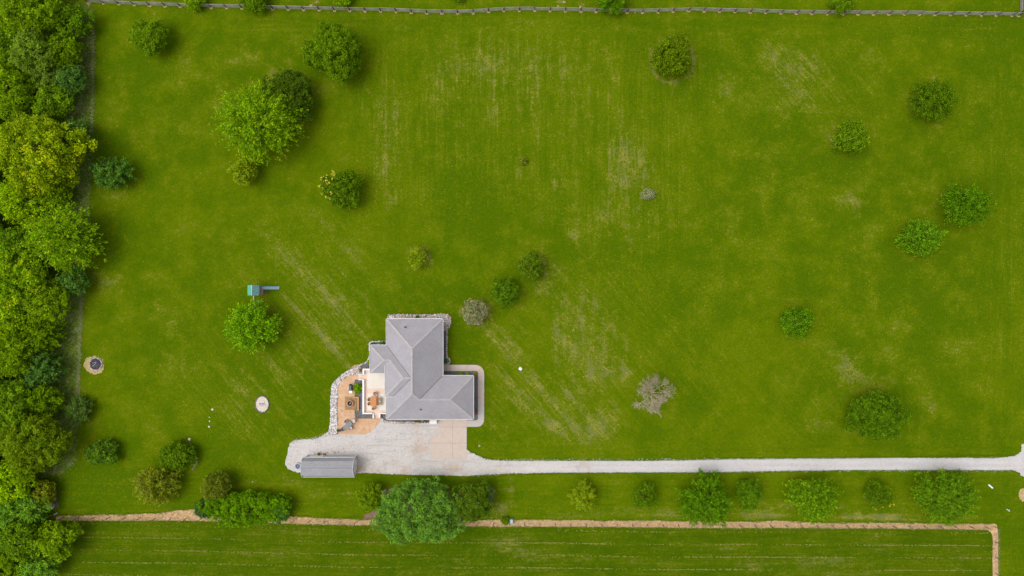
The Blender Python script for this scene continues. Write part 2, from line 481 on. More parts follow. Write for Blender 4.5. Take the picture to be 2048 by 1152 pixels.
# dry patches: photo x, y, half sizes, turn, strength
PATCH = [(1090, 220, 330, 170, 0, .26), (1620, 200, 160, 110, 0, .22), (640, 600, 130, 130, 40, .3), (1130, 740, 170, 130, 30, .3), (1700, 760, 160, 90, 0, .25), (1250, 420, 120, 90, 0, .3), (520, 170, 160, 60, 0, .2),
         (700, 640, 5, 110, 42, .5), (665, 600, 5, 110, 42, .45), (735, 600, 5, 100, 42, .45), (630, 660, 5, 110, 42, .45), (595, 620, 4, 120, 42, .4), (560, 660, 4, 110, 42, .35), (770, 620, 4, 70, 42, .3),
         (1020, 760, 6, 110, 42, .7), (1060, 800, 4, 110, 42, .4), (1000, 820, 4, 90, 42, .4), (1100, 800, 6, 110, 42, .6), (1145, 800, 6, 90, 42, .5), (1010, 700, 6, 100, 42, .5), (775, 250, 26, 80, 0, .75), (790, 230, 8, 60, 0, .4), (785, 400, 16, 30, 0, .7), (760, 340, 18, 30, 0, .6), (620, 140, 60, 25, 0, .35), (480, 130, 40, 30, 0, .35), (455, 230, 20, 50, 0, .3),
         (1250, 310, 30, 40, 0, .95), (1245, 360, 18, 20, 0, .6), (1115, 370, 12, 22, 0, .7), (1078, 440, 13, 15, 0, .8), (1045, 345, 14, 14, 0, .6), (1145, 478, 10, 22, 25, .7),
         (1205, 430, 30, 18, 0, .6), (1260, 480, 8, 14, 0, .6), (990, 120, 60, 50, 0, .5), (985, 230, 12, 20, 0, .7), (940, 130, 50, 30, 0, .4), (1080, 130, 60, 40, 0, .4), (1050, 200, 20, 40, 0, .4), (870, 170, 20, 60, 0, .5),
         (1100, 540, 22, 22, 0, .9), (1085, 580, 25, 18, -20, 1.0), (1150, 640, 30, 60, 0, .45), (1190, 600, 20, 30, 40, .5), (1112, 680, 7, 60, 0, .8), (1128, 640, 5, 80, 0, .6), (1146, 700, 8, 60, 0, .85), (1163, 650, 5, 70, 0, .7), (1180, 720, 9, 45, 0, .8), (1205, 690, 10, 60, 0, .9), (1228, 660, 6, 70, 0, .7), (1250, 690, 7, 60, 0, .6), (1215, 745, 30, 14, 0, .6),
         (1070, 765, 14, 30, 40, 1.0), (1030, 700, 12, 40, 40, .7), (1010, 690, 25, 40, 40, .5), (1180, 860, 45, 20, 0, 1.0), (1110, 855, 25, 15, 0, .8), (1210, 830, 30, 25, 40, .6), (1150, 790, 60, 30, 30, .5), (1250, 750, 15, 22, 0, .6),
         (1040, 800, 16, 60, 42, .5), (1000, 850, 14, 40, 42, .6), (1560, 130, 40, 50, 40, .7), (1620, 130, 35, 40, 40, .55), (1740, 110, 40, 20, 0, .4), (1590, 210, 30, 30, 40, .4),
         (1715, 425, 18, 25, 0, .8), (1700, 410, 30, 25, 0, .5), (1860, 320, 30, 20, 0, .4), (1470, 440, 40, 40, 0, .4), (1700, 735, 18, 30, 0, .9), (1740, 760, 40, 12, 0, .7), (1640, 855, 35, 18, 0, .8), (1680, 700, 30, 18, 0, .5), (1590, 600, 25, 20, 0, .5), (1850, 820, 20, 20, 0, .5),
         (600, 560, 30, 70, 42, .3), (650, 650, 25, 60, 42, .4), (690, 700, 22, 40, 42, .5), (700, 610, 22, 60, 42, .3), (560, 500, 25, 60, 42, .5), (700, 500, 25, 40, 42, .5), (640, 430, 20, 40, 42, .4), (600, 720, 20, 60, 42, .5), (560, 740, 15, 40, 42, .5),
         (210, 555, 25, 15, 0, .8), (230, 575, 14, 14, 0, .7), (340, 640, 30, 60, 42, .4), (440, 470, 25, 40, 42, .4), (470, 840, 50, 50, 42, .45), (490, 780, 30, 40, 42, .5), (350, 740, 60, 30, 0, .35), (300, 840, 40, 20, 0, .3),
         (580, 955, 40, 12, 0, .7), (630, 985, 30, 12, 0, .8), (690, 985, 25, 12, 0, .6), (600, 1020, 8, 8, 0, .6), (500, 960, 8, 5, 0, .8), (545, 935, 10, 8, 0, .7), (280, 1020, 120, 5, 0, .4),
         (1022, 975, 6, 30, 8, 1.1), (1004, 1020, 14, 18, 30, 1.4), (985, 1035, 22, 9, 0, 1.5), (1035, 980, 30, 4, 0, .7), (1150, 1030, 70, 9, 0, .9), (1260, 1021, 50, 7, 0, .9), (1330, 1033, 50, 8, 0, .9), (1340, 1022, 22, 4, 0, .8), (1530, 1018, 40, 12, 0, .9), (1520, 1033, 50, 9, 0, 1.1), (1600, 1015, 40, 12, 0, .4),
         (1720, 1032, 60, 10, 0, 1.0), (1780, 1036, 60, 8, 0, 1.1), (1795, 1015, 25, 12, 0, .6), (1690, 1018, 18, 10, 0, .5), (1940, 1040, 30, 10, 0, .8), (1010, 1050, 30, 6, 0, .8),
         (1020, 1085, 40, 16, 0, .9), (1060, 1120, 40, 20, 0, .5), (1500, 1130, 30, 12, 0, .9), (1440, 1100, 30, 12, 0, .5), (1640, 1120, 60, 16, 0, .8), (1770, 1090, 30, 20, 0, .6), (920, 1125, 30, 8, 0, .7), (560, 1100, 60, 20, 0, .3), (1920, 1120, 20, 20, 0, .5), (2000, 1090, 8, 50, 0, .6),
         (835, 500, 18, 12, 0, 1.0), (857, 515, 10, 14, 0, 1.3), (828, 540, 16, 6, 0, .9), (800, 575, 20, 8, 0, .4), (895, 605, 12, 8, 0, .7), (975, 610, 10, 18, 0, .8), (920, 625, 8, 10, 0, .7), (965, 590, 10, 10, 0, .6), (975, 660, 16, 20, 0, .5), (1040, 655, 12, 40, 40, .6),
         (640, 24, 60, 6, 0, .6), (900, 30, 40, 5, 0, .6), (1060, 45, 60, 8, 0, .4), (1270, 60, 10, 6, 0, .7), (1290, 340, 9, 40, 0, .6), (1375, 55, 12, 6, 0, .6), (1230, 55, 30, 6, 0, .5),
         (620, 12, 8, 5, 0, 1.4), (635, 3, 5, 5, 0, 1.0), (1120, 3, 12, 4, 0, 1.3), (1165, 8, 10, 6, 0, 1.3), (1100, 14, 40, 5, 0, .6), (560, 45, 40, 5, 0, .4), (800, 60, 30, 20, 0, .5), (1460, 130, 25, 20, 0, .4), (1450, 180, 20, 20, 0, .5)]
RING = [(1345, 122, 43, 4.5, 1.3), (223, 362, 34, 4, .7), (949, 628, 29, 4, .8), (1010, 592, 31, 3, .4), (1063, 540, 30, 3, .4)]
LUSH = [(930, 400, 60, 80, 0, 1), (900, 590, 90, 30, 0, .9), (940, 700, 35, 60, 0, 1), (1000, 880, 40, 20, 0, .6), (250, 150, 40, 90, 0, .6), (240, 480, 40, 60, 0, .8), (200, 960, 80, 60, 0, .9), (640, 800, 30, 50, 0, .7), (700, 690, 25, 30, 0, .9), (590, 850, 30, 20, 0, .7),
        (1900, 60, 140, 25, 0, .8), (2000, 200, 40, 150, 0, .5), (1700, 560, 200, 60, 0, .4), (1550, 380, 100, 60, 0, .5), (1350, 600, 80, 50, 0, .5), (300, 330, 60, 60, 0, .3), (2010, 1000, 40, 160, 0, .7), (1400, 780, 40, 40, 0, .6), (1900, 850, 100, 60, 0, .4), (430, 900, 60, 30, 0, .5), (700, 950, 60, 12, 0, .8), (640, 960, 20, 8, 0, .7)]

def gsum(L, px, py):
    o = np.zeros_like(px)
    for (cx, cy, a, b, rz, s) in L:
        c, n = math.cos(R(rz)), math.sin(R(rz))
        dx, dy = px - cx, py - cy
        u = (dx * c - dy * n) / a; v = (dx * n + dy * c) / b
        q = u * u + v * v
        o += s * np.exp(-q * .8)
    return o

def attrs(px, py):
    dry = gsum(PATCH, px, py)
    for (cx, cy, r, w, s) in RING:
        dry += s * np.exp(-((np.hypot(px - cx, py - cy) - r) / w) ** 2)
    lush = gsum(LUSH, px, py)
    ns = gsum([(1040, 200, 300, 220, 0, 1), (1290, 380, 120, 140, 0, .8), (2010, 500, 50, 500, 0, 1), (1180, 680, 70, 70, 0, 1), (780, 280, 60, 140, 0, 1), (1300, 130, 100, 90, 0, .6)], px, py)
    dg = gsum([(620, 620, 180, 190, 0, 1), (1080, 780, 200, 150, 0, 1), (1650, 170, 150, 110, 0, .9), (480, 820, 150, 100, 0, .9), (1350, 720, 150, 120, 0, .7), (1600, 830, 140, 90, 0, .6), (1240, 570, 90, 60, 0, .7)], px, py)
    ew = np.zeros_like(px)
    ew += np.exp(-((py - 50) / 22) ** 2) * (px > 480) + np.exp(-((py - 898) / 16) ** 2) * (px > 970) + 1.2 * (py > 948)
    ew += np.exp(-((py - 978) / 50) ** 2) * np.exp(-((px - 630) / 120) ** 2)
    tot = ns + dg + ew
    k = np.where(tot > .95, .95 / np.maximum(tot, 1e-6), 1.0)
    return dry, lush, ns * k, dg * k, ew * k

def ground_grid(name, x0, x1, nx, ylo, yhi, ny, z, mat, label, extra_dry=0.0):
    xs = np.linspace(x0, x1, nx)
    lo, hi = ylo(xs), yhi(xs)
    tt = np.linspace(0, 1, ny)[:, None]
    PX = np.repeat(xs[None, :], ny, 0); PY = lo[None, :] * (1 - tt) + hi[None, :] * tt
    V = np.stack([(PX - 1024) * S, (576 - PY) * S, np.full_like(PX, z)], -1).reshape(-1, 3)
    i = np.arange(ny - 1)[:, None] * nx + np.arange(nx - 1)[None, :]
    F = np.stack([i, i + nx, i + nx + 1, i + 1], -1).reshape(-1, 4)
    o = np_mesh(name, V, F, mat)
    d, l, a, b, c = attrs(PX.ravel(), PY.ravel())
    me = o.data
    for nm, arr in (("dry", d + extra_dry), ("lush", l)):
        at = me.attributes.new(nm, 'FLOAT', 'POINT'); at.data.foreach_set("value", arr.astype(np.float32))
    at = me.attributes.new("weights", 'FLOAT_VECTOR', 'POINT')
    at.data.foreach_set("vector", np.stack([a, b, c], -1).astype(np.float32).ravel())
    return tag(o, label, kind="structure")

far = MB().add([(-3500, -3500, -.04), (3500, -3500, -.04), (3500, 3500, -.04), (-3500, 3500, -.04)], [(0, 1, 2, 3)]).build("ground", M_FARGROUND)
tag(far, "flat green farmland reaching away beyond the property", kind="structure")
cst = lambda v: (lambda x: np.full_like(x, float(v)))
ground_grid("lawn", -240, 2300, 520, cst(-190), cst(1340), 320, 0.0, G_LAWN, "wide mown lawn with faint mower streaks and dry patches")
ground_grid("hay_field", -240, 1988, 460, SBOT, cst(1340), 60, .004, G_FIELD, "darker mown field south of the straw strip", .1)
ground_grid("pasture", 168, 2037, 380, cst(-190), NF, 50, .004, G_LAWN, "grass strip beyond the north fence")

def resample(pts, step, closed=True):
    out = []
    n = len(pts)
    for i in range(n if closed else n - 1):
        a, b = pts[i], pts[(i + 1) % n]
        L = math.hypot(b[0] - a[0], b[1] - a[1]); k = max(1, int(L / step))
        for j in range(k): out.append((a[0] + (b[0] - a[0]) * j / k, a[1] + (b[1] - a[1]) * j / k))
    if not closed: out.append(pts[-1])
    return out

def chaikin(pts, k=1):
    for _ in range(k):
        q = []
        for i in range(len(pts)):
            a, b = pts[i], pts[(i + 1) % len(pts)]
            q += [(a[0] * .75 + b[0] * .25, a[1] * .75 + b[1] * .25), (a[0] * .25 + b[0] * .75, a[1] * .25 + b[1] * .75)]
        pts = q
    return pts

def ragged(pts, amp, step=2.0):
    """pts in photo pixels; ragged edge of amp pixels"""
    q = resample(pts, step); n = len(q); out = []
    for i, (x, y) in enumerate(q):
        a, b = q[i - 1], q[(i + 1) % n]
        dx, dy = b[0] - a[0], b[1] - a[1]; L = math.hypot(dx, dy) or 1
        j = random.gauss(0, amp)
        out.append((x - dy / L * j, y + dx / L * j))
    return out

def ground_poly(name, pts, z, mat, label=None, amp=0.0, step=2.0, thick=0.0, kind="structure", parent=None):
    q = ragged(pts, amp, step) if amp else list(pts)
    w = [P(x, y)[:2] for x, y in q]
    if sum(w[i][0] * w[(i + 1) % len(w)][1] - w[(i + 1) % len(w)][0] * w[i][1] for i in range(len(w))) < 0: w = w[::-1]
    m = MB()
    if thick: m.prism(w, z - thick, z)
    else: m.add([(x, y, z) for x, y in w], [tuple(range(len(w)))])
    o = m.build(name, mat, parent)
    return tag(o, label, kind=kind)

# gravel yard and long driveway
gv = [(571, 920), (574.4, 910), (576, 897.8), (579.4, 888), (587.8, 880.7), (604, 878.5), (625, 879), (642, 873.5), (655.8, 864.4), (668, 862), (690, 860), (740, 850), (757, 832), (800, 836), (880, 836),
      (931, 842), (933, 899), (951.5, 908.7), (971, 916.4), (995, 919.7), (1050, 918.6), (1100, 919), (1160, 920), (1200, 920.5), (1200, 946), (1100, 946), (1020, 948), (985, 951), (960, 952.5), (900, 951), (830, 950), (780, 948), (738, 946), (714, 946.5), (690, 944), (612, 944), (596, 945), (585, 941.5), (575, 937), (570, 929)]
ground_poly("gravel_yard", gv, .012, M_GRAVEL, "pale pinkish gravel yard in front of house and shed", .55, 2.0)
dv = [(1180, 920.5), (1300, 920.5), (1390, 918.5), (1480, 917), (1600, 916), (1700, 915.5), (1800, 915.8), (1990, 916.5), (2010, 914.5), (2034, 909), (2043, 903), (2042, 890), (2052, 884), (2080, 880), (2080, 960), (2052, 954), (2041, 951), (2040, 945), (2030, 941.5), (1900, 940.8), (1700, 941), (1600, 942.5), (1500, 944), (1400, 945.5), (1300, 945.5), (1180, 946)]
ground_poly("driveway", dv, .016, M_GRAVEL_E, "long straight white gravel driveway running east", .5, 2.0)
ground_poly("road", [(2078, -180), (2150, -180), (2150, 1330), (2078, 1330)], .008, M_ROAD, "asphalt road past the driveway end")

# straw strip below the wire fence
xs = np.arange(112, 1992, 3.0)
strip = [(x, float(STOP(x)) + random.gauss(0, .8)) for x in xs] + [(1992, 1048.5), (1994.5, 1053), (1996, 1075), (1996, 1110), (1997, 1180), (1998, 1330), (1987, 1330), (1986, 1180), (1985, 1120), (1986, 1085), (1985, 1072), (1982, 1065), (1976, 1061)] + [(x, float(SBOT(x)) + random.gauss(0, .4)) for x in xs[::-1] if x < 1976]
ground_poly("straw_strip", strip, .010, M_STRAW, "tan strip of dead grass under the wire fence")
ground_poly("sandy_patch", chaikin([(168, 722), (176, 714), (194, 712), (207, 720), (209, 735), (202, 746), (190, 750), (176, 745), (167, 735)], 1), .008, M_SAND, "sandy worn ground round the stone fire ring", .8, 1.6)
ground_poly("bare_soil", [(105, 985), (109, 972), (113, 985), (113, 1000), (118, 1012), (108, 1020), (96, 1018), (94, 1006), (102, 1000)], .008, M_GREYDIRT, "bare grey soil beside the woods", 1.0, 2)
ground_poly("sandy_mound_ground", chaikin([(2036, 985), (2044, 976), (2060, 980), (2066, 996), (2052, 1006), (2040, 1000)], 1), .008, M_SAND, "bare tan soil patch at the east edge", .8, 2)
ground_poly("mulch_bed", [(762, 980), (790, 975), (940, 985), (965, 1010), (955, 1040), (870, 1050), (728, 1040), (728, 1030), (745, 1022), (760, 1000)], .014, M_MULCH, "red brown mulch under the big trees south of the yard", .8, 2)

# small worn spots at each north fence post and stray bare spots: scattered, one object
mb = MB()
post_px = []
x = 176.0
while x < 2034:
    post_px.append((x, float(NF(x)))); x += 30.8
post_px.append((2037, 30.5))
for (x, y) in post_px:
    n = 9; c = P(x, y + .8)
    mb.add([(c[0] + (.20 + random.random() * .14) * math.cos(6.283 * i / n), c[1] - .08 + (.14 + random.random() * .10) * math.sin(6.283 * i / n), .009) for i in range(n)], [tuple(range(n))])
for (x, y, r) in [(505, 964, 2), (425, 819, 2.4), (1128, 4, 3), (1161, 14, 3), (1116, 12, 2), (622, 11, 3), (633, 5, 2), (1270, 26, 1.5), (655, 905, 2.5), (670, 905, 3), (677, 904, 2), (690, 904, 2)]:
    n = 9; c = P(x, y)
    mb.add([(c[0] + r * S * random.uniform(.6, 1.3) * math.cos(6.283 * i / n), c[1] + r * S * random.uniform(.5, 1) * math.sin(6.283 * i / n), .021) for i in range(n)], [tuple(range(n))])
tag(mb.build("bare_dirt_spots", M_DIRT), "small bare dirt spots at fence posts and in the grass", kind="stuff")

# ------------------------------------------------------------------ vectorised scatter
def in_poly(pts, X, Y):
    c = np.zeros(len(X), bool); n = len(pts)
    for i in range(n):
        x1, y1 = pts[i]; x2, y2 = pts[(i + 1) % n]
        if y1 == y2: continue
        t = ((y1 > Y) != (y2 > Y)) & (X < (x2 - x1) * (Y - y1) / (y2 - y1) + x1)
        c ^= t
    return c

def poly_points(pts, n):
    xs_ = [p[0] for p in pts]; ys_ = [p[1] for p in pts]
    X = rng.uniform(min(xs_), max(xs_), n * 6); Y = rng.uniform(min(ys_), max(ys_), n * 6)
    k = in_poly(pts, X, Y); X, Y = X[k][:n], Y[k][:n]
    return X, Y

def line_points(pts, n, w):
    seg = [math.hypot(pts[i + 1][0] - pts[i][0], pts[i + 1][1] - pts[i][1]) for i in range(len(pts) - 1)]
    cum = np.concatenate([[0], np.cumsum(seg)]); s = rng.uniform(0, cum[-1], n)
    X = np.interp(s, cum, [p[0] for p in pts]); Y = np.interp(s, cum, [p[1] for p in pts])
    return X + rng.normal(0, w, n), Y + rng.normal(0, w, n)

def rocks(name, X, Y, size, palette, label, z0=.02, kind="stuff", parent=None, origin=(0, 0, 0), zspread=.10):
    n = len(X)
    wx, wy = (X - 1024) * S, (576 - Y) * S
    base = np.array([(-1, -1, -.5), (1, -1, -.5), (1, 1, -.5), (-1, 1, -.5), (-.62, -.62, .55), (.62, -.62, .55), (.62, .62, .55), (-.62, .62, .55)])
    s = size * rng.uniform(.55, 1.45, n)
    V = base[None] * rng.uniform(.72, 1.2, (n, 8, 3)) * (s[:, None, None] * np.stack([rng.uniform(.8, 1.3, n), rng.uniform(.6, 1, n), rng.uniform(.5, .9, n)], -1)[:, None, :]) * .5
    a = rng.uniform(0, 6.28, n); ca, sa = np.cos(a)[:, None], np.sin(a)[:, None]
    x, y = V[..., 0] * ca - V[..., 1] * sa, V[..., 0] * sa + V[..., 1] * ca
    V = np.stack([x + wx[:, None], y + wy[:, None], V[..., 2] + (z0 + s * .12 + rng.uniform(0, zspread, n))[:, None]], -1)
    f = np.array([(3, 2, 1, 0), (4, 5, 6, 7), (0, 1, 5, 4), (1, 2, 6, 5), (2, 3, 7, 6), (3, 0, 4, 7)])
    F = (np.arange(n)[:, None, None] * 8 + f[None]).reshape(-1, 4)
    pal = np.array(palette); c = pal[rng.integers(0, len(pal), n)] * rng.uniform(.8, 1.15, (n, 1))
    C = np.repeat(c, 8, 0)
    o = np_mesh(name, V.reshape(-1, 3) - np.array(origin), F, M_ROCK, parent, C)
    if kind: tag(o, label, kind=kind)
    return o

PALE = [(.70, .68, .68), (.80, .78, .76), (.62, .60, .61), (.48, .46, .47), (.62, .52, .44), (.5, .36, .27), (.40, .39, .42), (.72, .70, .70), (.30, .29, .31)]
RED = PALE + [(.58, .30, .18), (.60, .38, .26), (.28, .22, .22)]

def quads_from(c, n, t, L, W, col, fold=None):
    """diamond leaves"""
    t = t - n * np.sum(t * n, -1, keepdims=True)
    t /= np.linalg.norm(t, axis=-1, keepdims=True) + 1e-9
    b = np.cross(n, t)
    L = L[:, None] / 2; W = W[:, None] / 2
    V = np.stack([c - t * L, c + b * W + n * W * .25, c + t * L, c - b * W + n * W * .25], 1).reshape(-1, 3)
    F = np.arange(len(c) * 4).reshape(-1, 4)
    return V, F, np.repeat(col, 4, 0)

LEAFK = np.array([2.3, 2.0, .85])
def unit(v): return v / (np.linalg.norm(v, axis=-1, keepdims=True) + 1e-9)

def leaves(c, out, size, cols, weights, clump_id, along=None, jit=.75, up=.6, asp=.6):
    n = len(c)
    nn = unit(out * .55 + np.array([0, 0, up * 1.7]) + rng.normal(0, jit, (n, 3)) * .7)
    t = rng.normal(0, 1, (n, 3)) if along is None else along + rng.normal(0, .35, (n, 3))
    pal = np.array(cols, dtype=float)
    green = pal[:, 0] < pal[:, 1] * 1.02
    q = pal[:, 0] / pal[:, 1]
    pal[green, 0] = (pal[:, 1] * (.58 + (q - .50) * .75))[green]
    pal[green, 2] *= .5
    pal *= np.where(green, 2.15, 1.45)[:, None]
    k = rng.choice(len(pal), n, p=np.array(weights) / sum(weights))
    ck = rng.uniform(.72, 1.26, clump_id.max() + 1)[clump_id]
    col = pal[k] * (ck * rng.uniform(.75, 1.28, n))[:, None]
    L = size * rng.uniform(.7, 1.35, n)
    return quads_from(c, nn, t, L, L * asp, col)

def lobes(az, k=6, amp=.07):
    r = np.ones_like(az)
    for i in range(3, 5 + k): r += rng.normal(0, .6 * amp / math.sqrt(i - 2)) * np.cos(i * az + rng.uniform(0, 6.28))
    return r

def crown_dome(rx, ry, h, cr=.55, leaf=.26, dens=1.0, cols=None, weights=None, box=2.0, rough=.07, lumpy=.12):
    """dense crown: clumps of leaves over a lumpy dome"""
    area = 2 * math.pi * rx * ry * 1.15
    nc = int(area / (cr * cr * 1.5) * 1.7) + 8
    az = rng.uniform(0, 2 * math.pi, nc); se = rng.uniform(-.45, 1, nc)
    ce = np.sqrt(1 - se * se)
    lob = lobes(az, 6, rough)
    rr = lob * rng.uniform(.76, 1.03, nc) * (1 + rng.normal(0, .04, nc))
    D0 = np.stack([np.cos(az) * ce, np.sin(az) * ce, se], -1)
    lump = np.zeros(nc)
    for _ in range(9):
        kv = unit(rng.normal(0, 1, 3)) * rng.uniform(3.5, 8.0); lump += np.cos(D0 @ kv + rng.uniform(0, 6.28))
    rr = rr * (1 + lumpy * lump / 3.0)
    inner = rng.random(nc) < .16; rr = np.where(inner, rr * .62, rr)
    ce = ce ** (2.0 / box)
    zc = h * .52; hz = h * .48
    sx, sy = rx - cr * .55, ry - cr * .55
    C = np.stack([np.cos(az) * ce * rr * sx, np.sin(az) * ce * rr * sy, zc + se * rr * hz * (1 + .0 * se)], -1)
    C[:, 2] = np.maximum(C[:, 2], .25)
    crs = cr * rng.uniform(.65, 1.35, nc)
    per = max(8, int(dens * 26 * (cr / .5) ** 2 * (.26 / leaf) ** 2))
    cid = np.repeat(np.arange(nc), per); n = len(cid)
    out = unit(C * np.array([1 / rx, 1 / ry, 0]) + np.stack([np.zeros(nc), np.zeros(nc), (C[:, 2] - zc * .7) / hz], -1))
    dd = unit(rng.normal(0, 1, (n, 3)) + out[cid] * .9)
    c = C[cid] + dd * (crs[cid] * rng.uniform(.55, 1.05, n))[:, None] * np.array([1, 1, .8])
    c[:, 2] = np.maximum(c[:, 2], .1)
    return leaves(c, dd * .6 + out[cid] * .4, leaf, cols, weights, cid)

def crown_spray(rx, ry, h, nb=None, leaf=.28, dens=1.0, cols=None, weights=None, gap=.0, rough=.09):
    """open crown: boughs fan out from the stem, leaves in tufts along them"""
    area = 2 * math.pi * rx * ry
    nb = nb or int(60 + area * .85)
    az = rng.uniform(0, 2 * math.pi, nb); se = rng.uniform(-.2, 1, nb); ce = np.sqrt(1 - se * se)
    rr = lobes(az, 8, rough) * rng.uniform(.78, 1.03, nb)
    hz = h * .62
    O = np.array([0, 0, h * .36])
    E = O + np.stack([np.cos(az) * ce * rr * rx, np.sin(az) * ce * rr * ry, se * rr * hz], -1)
    tufts = 9
    tb = np.repeat(np.arange(nb), tufts); nt = len(tb)
    tt = np.linspace(.42, 1.0, tufts)[None].repeat(nb, 0).ravel() + rng.normal(0, .03, nt)
    dirs = unit(E - O)
    R0 = (rx + ry) / 2
    spread = .10 * R0 * (1.25 - tt * .75)
    TC = O + (E - O)[tb] * tt[:, None] + rng.normal(0, 1, (nt, 3)) * spread[:, None]
    TC[:, 2] += .10 * R0 * np.sin(tt * 2.6)
    per = max(4, int(dens * 8.5 * (.28 / leaf) ** 2))
    cid = np.repeat(np.arange(nt), per); n = len(cid)
    al = dirs[tb][cid]
    side = unit(rng.normal(0, 1, (n, 3)))
    c = TC[cid] + side * (rng.uniform(.05, .34, n))[:, None] + al * rng.uniform(-.35, .35, n)[:, None]
    c[:, 2] = np.maximum(c[:, 2], .15)
    return leaves(c, side * .5 + al * .5, leaf, cols, weights, cid, along=al + side * .3, asp=.5)

def trunk_mesh(name, rx, h, mat, parent, lean=0.0, k=7):
    m = MB(); r0 = max(.05, rx * .055)
    p = Vector((0, 0, -.05)); q = Vector((random.uniform(-.1, .1), random.uniform(-.1, .1), h * .38))
    m.tube(p, q, r0 * 1.35, r0 * .9, 8)
    q2 = q + Vector((random.uniform(-.1, .1) * rx, random.uniform(-.1, .1) * rx, h * .30))
    m.tube(q, q2, r0 * .9, r0 * .3, 6)
    for i in range(k):
        a = 6.283 * i / k + random.uniform(-.3, .3); s = q.lerp(q2, random.uniform(0, .6))
        e = s + Vector((math.cos(a) * rx * .45, math.sin(a) * rx * .45, h * .10))
        m.tube(s, e, r0 * .5, r0 * .18, 5, False)
        for j in (-1, 1):
            e2 = e + Vector((math.cos(a + j * .5) * rx * .28, math.sin(a + j * .5) * rx * .22, h * .03))
            m.tube(e, e2, r0 * .18, r0 * .07, 4, False)
    return m.build(name, mat, parent)

# leaf palettes (albedo)
K_MID = ([(.050, .120, .004), (.075, .155, .006), (.11, .19, .008)], [4, 4, 1.5])
K_DENSE = ([(.045, .110, .003), (.070, .145, .005), (.10, .175, .006)], [4, 4, 1.5])
K_BRIGHT = ([(.060, .150, .004), (.095, .20, .006), (.17, .27, .008), (.30, .32, .01)], [4, 4, 2, .35])
K_YELLOW = ([(.085, .150, .006), (.14, .20, .008), (.22, .25, .012), (.07, .12, .02)], [3, 4, 2, 1])
K_FRESH = ([(.030, .115, .004), (.055, .145, .005), (.085, .18, .006)], [4, 4, 1.5])
K_BLUE = ([(.018, .075, .030), (.032, .095, .042), (.055, .125, .03)], [4, 4, 1.5])
K_TEAL = ([(.035, .130, .025), (.060, .165, .04), (.095, .215, .02), (.11, .19, .07)], [4, 4, 3, .8])
K_DARK = ([(.036, .095, .004), (.055, .122, .005), (.080, .150, .006)], [4, 4, 2])
K_OLIVE = ([(.075, .100, .010), (.11, .135, .015), (.15, .17, .03), (.05, .08, .01)], [4, 4, 1.5, 2])
K_GREYRED = ([(.17, .18, .15), (.30, .21, .15), (.08, .13, .04), (.38, .30, .22)], [4, 2, 4, 2])
K_HEDGE = ([(.040, .130, .003), (.065, .165, .004), (.09, .20, .006)], [4, 4, 1.5])
K_WOODS = ([(.038, .105, .006), (.060, .135, .008), (.09, .165, .010), (.03, .08, .02)], [4, 4, 1.5, 1])

ntree = 0
def plant(name, cat, px, py, r, style, pal, label, ry=None, hf=1.6, leaf=.26, cr=.5, dens=1.0, box=2.0, rough=.07, rz=0.0, group=None, extra=None, trunk=True, lumpy=.13):
    """r, ry: half widths in photo pixels; hf: height over half width"""
    global ntree
    ntree += 1
    ry = ry or r
    h = hf * (r + ry) / 2 * S
    zc = h * .58
    k = S * (1 - zc / H)
    c = P(px, py, zc)
    root = thing(name, (c[0], c[1], 0), label, cat, group, rz)
    if style == 'dome': V, F, C = crown_dome(r * k, ry * k, h, cr, leaf, dens, *pal, box=box, rough=rough, lumpy=lumpy)
    else: V, F, C = crown_spray(r * k, ry * k, h, None, leaf, dens, *pal, rough=rough)
    if extra is not None:
        ex = extra(r * k, ry * k, h, V)
        V = np.concatenate([V, ex[0]]); F = np.concatenate([F, ex[1] + len(V) - len(ex[0])]); C = np.concatenate([C, ex[2]])
    np_mesh("crown" if cat == "tree" else "foliage", V, F, M_LEAF, root, C)
    if trunk: trunk_mesh("trunk" if cat == "tree" else "stem", min(r, ry) * k * (1 if cat == "tree" else .6), h, M_BARK, root, k=8 if cat == "tree" else 4)
    return root

def yellow_tips(sector, frac, cols, n, sz=.3, spread=1.2, topk=.75):
    """bunches of yellowed leaves out on the crown; sector = (azimuth, half width)"""
    def f(rx, ry, h, V):
        cx = V[::4]
        az = np.arctan2(cx[:, 1], cx[:, 0]); rr = np.hypot(cx[:, 0] / rx, cx[:, 1] / ry)
        dz = np.abs((az - R(sector[0]) + math.pi) % (2 * math.pi) - math.pi)
        ok = np.where((dz < R(sector[1])) & (cx[:, 2] > h * .45) & (rr > frac))[0]
        # keep outer-surface leaves only
        score = (cx[ok, 2] / h) ** 2 + rr[ok] ** 2
        ok = ok[score > np.quantile(score, topk)]
        c0 = cx[rng.choice(ok, n)]
        per = 14; cid = np.repeat(np.arange(n), per)
        c = c0[cid] + rng.normal(0, .16 * spread, (n * per, 3)) + np.array([0, 0, .12])
        o = unit(c - np.array([0, 0, h * .4]))
        return leaves(c, o, sz, cols, [1] * len(cols), cid)
    return f
YEL = [(.50, .42, .012), (.42, .40, .012), (.34, .36, .01)]

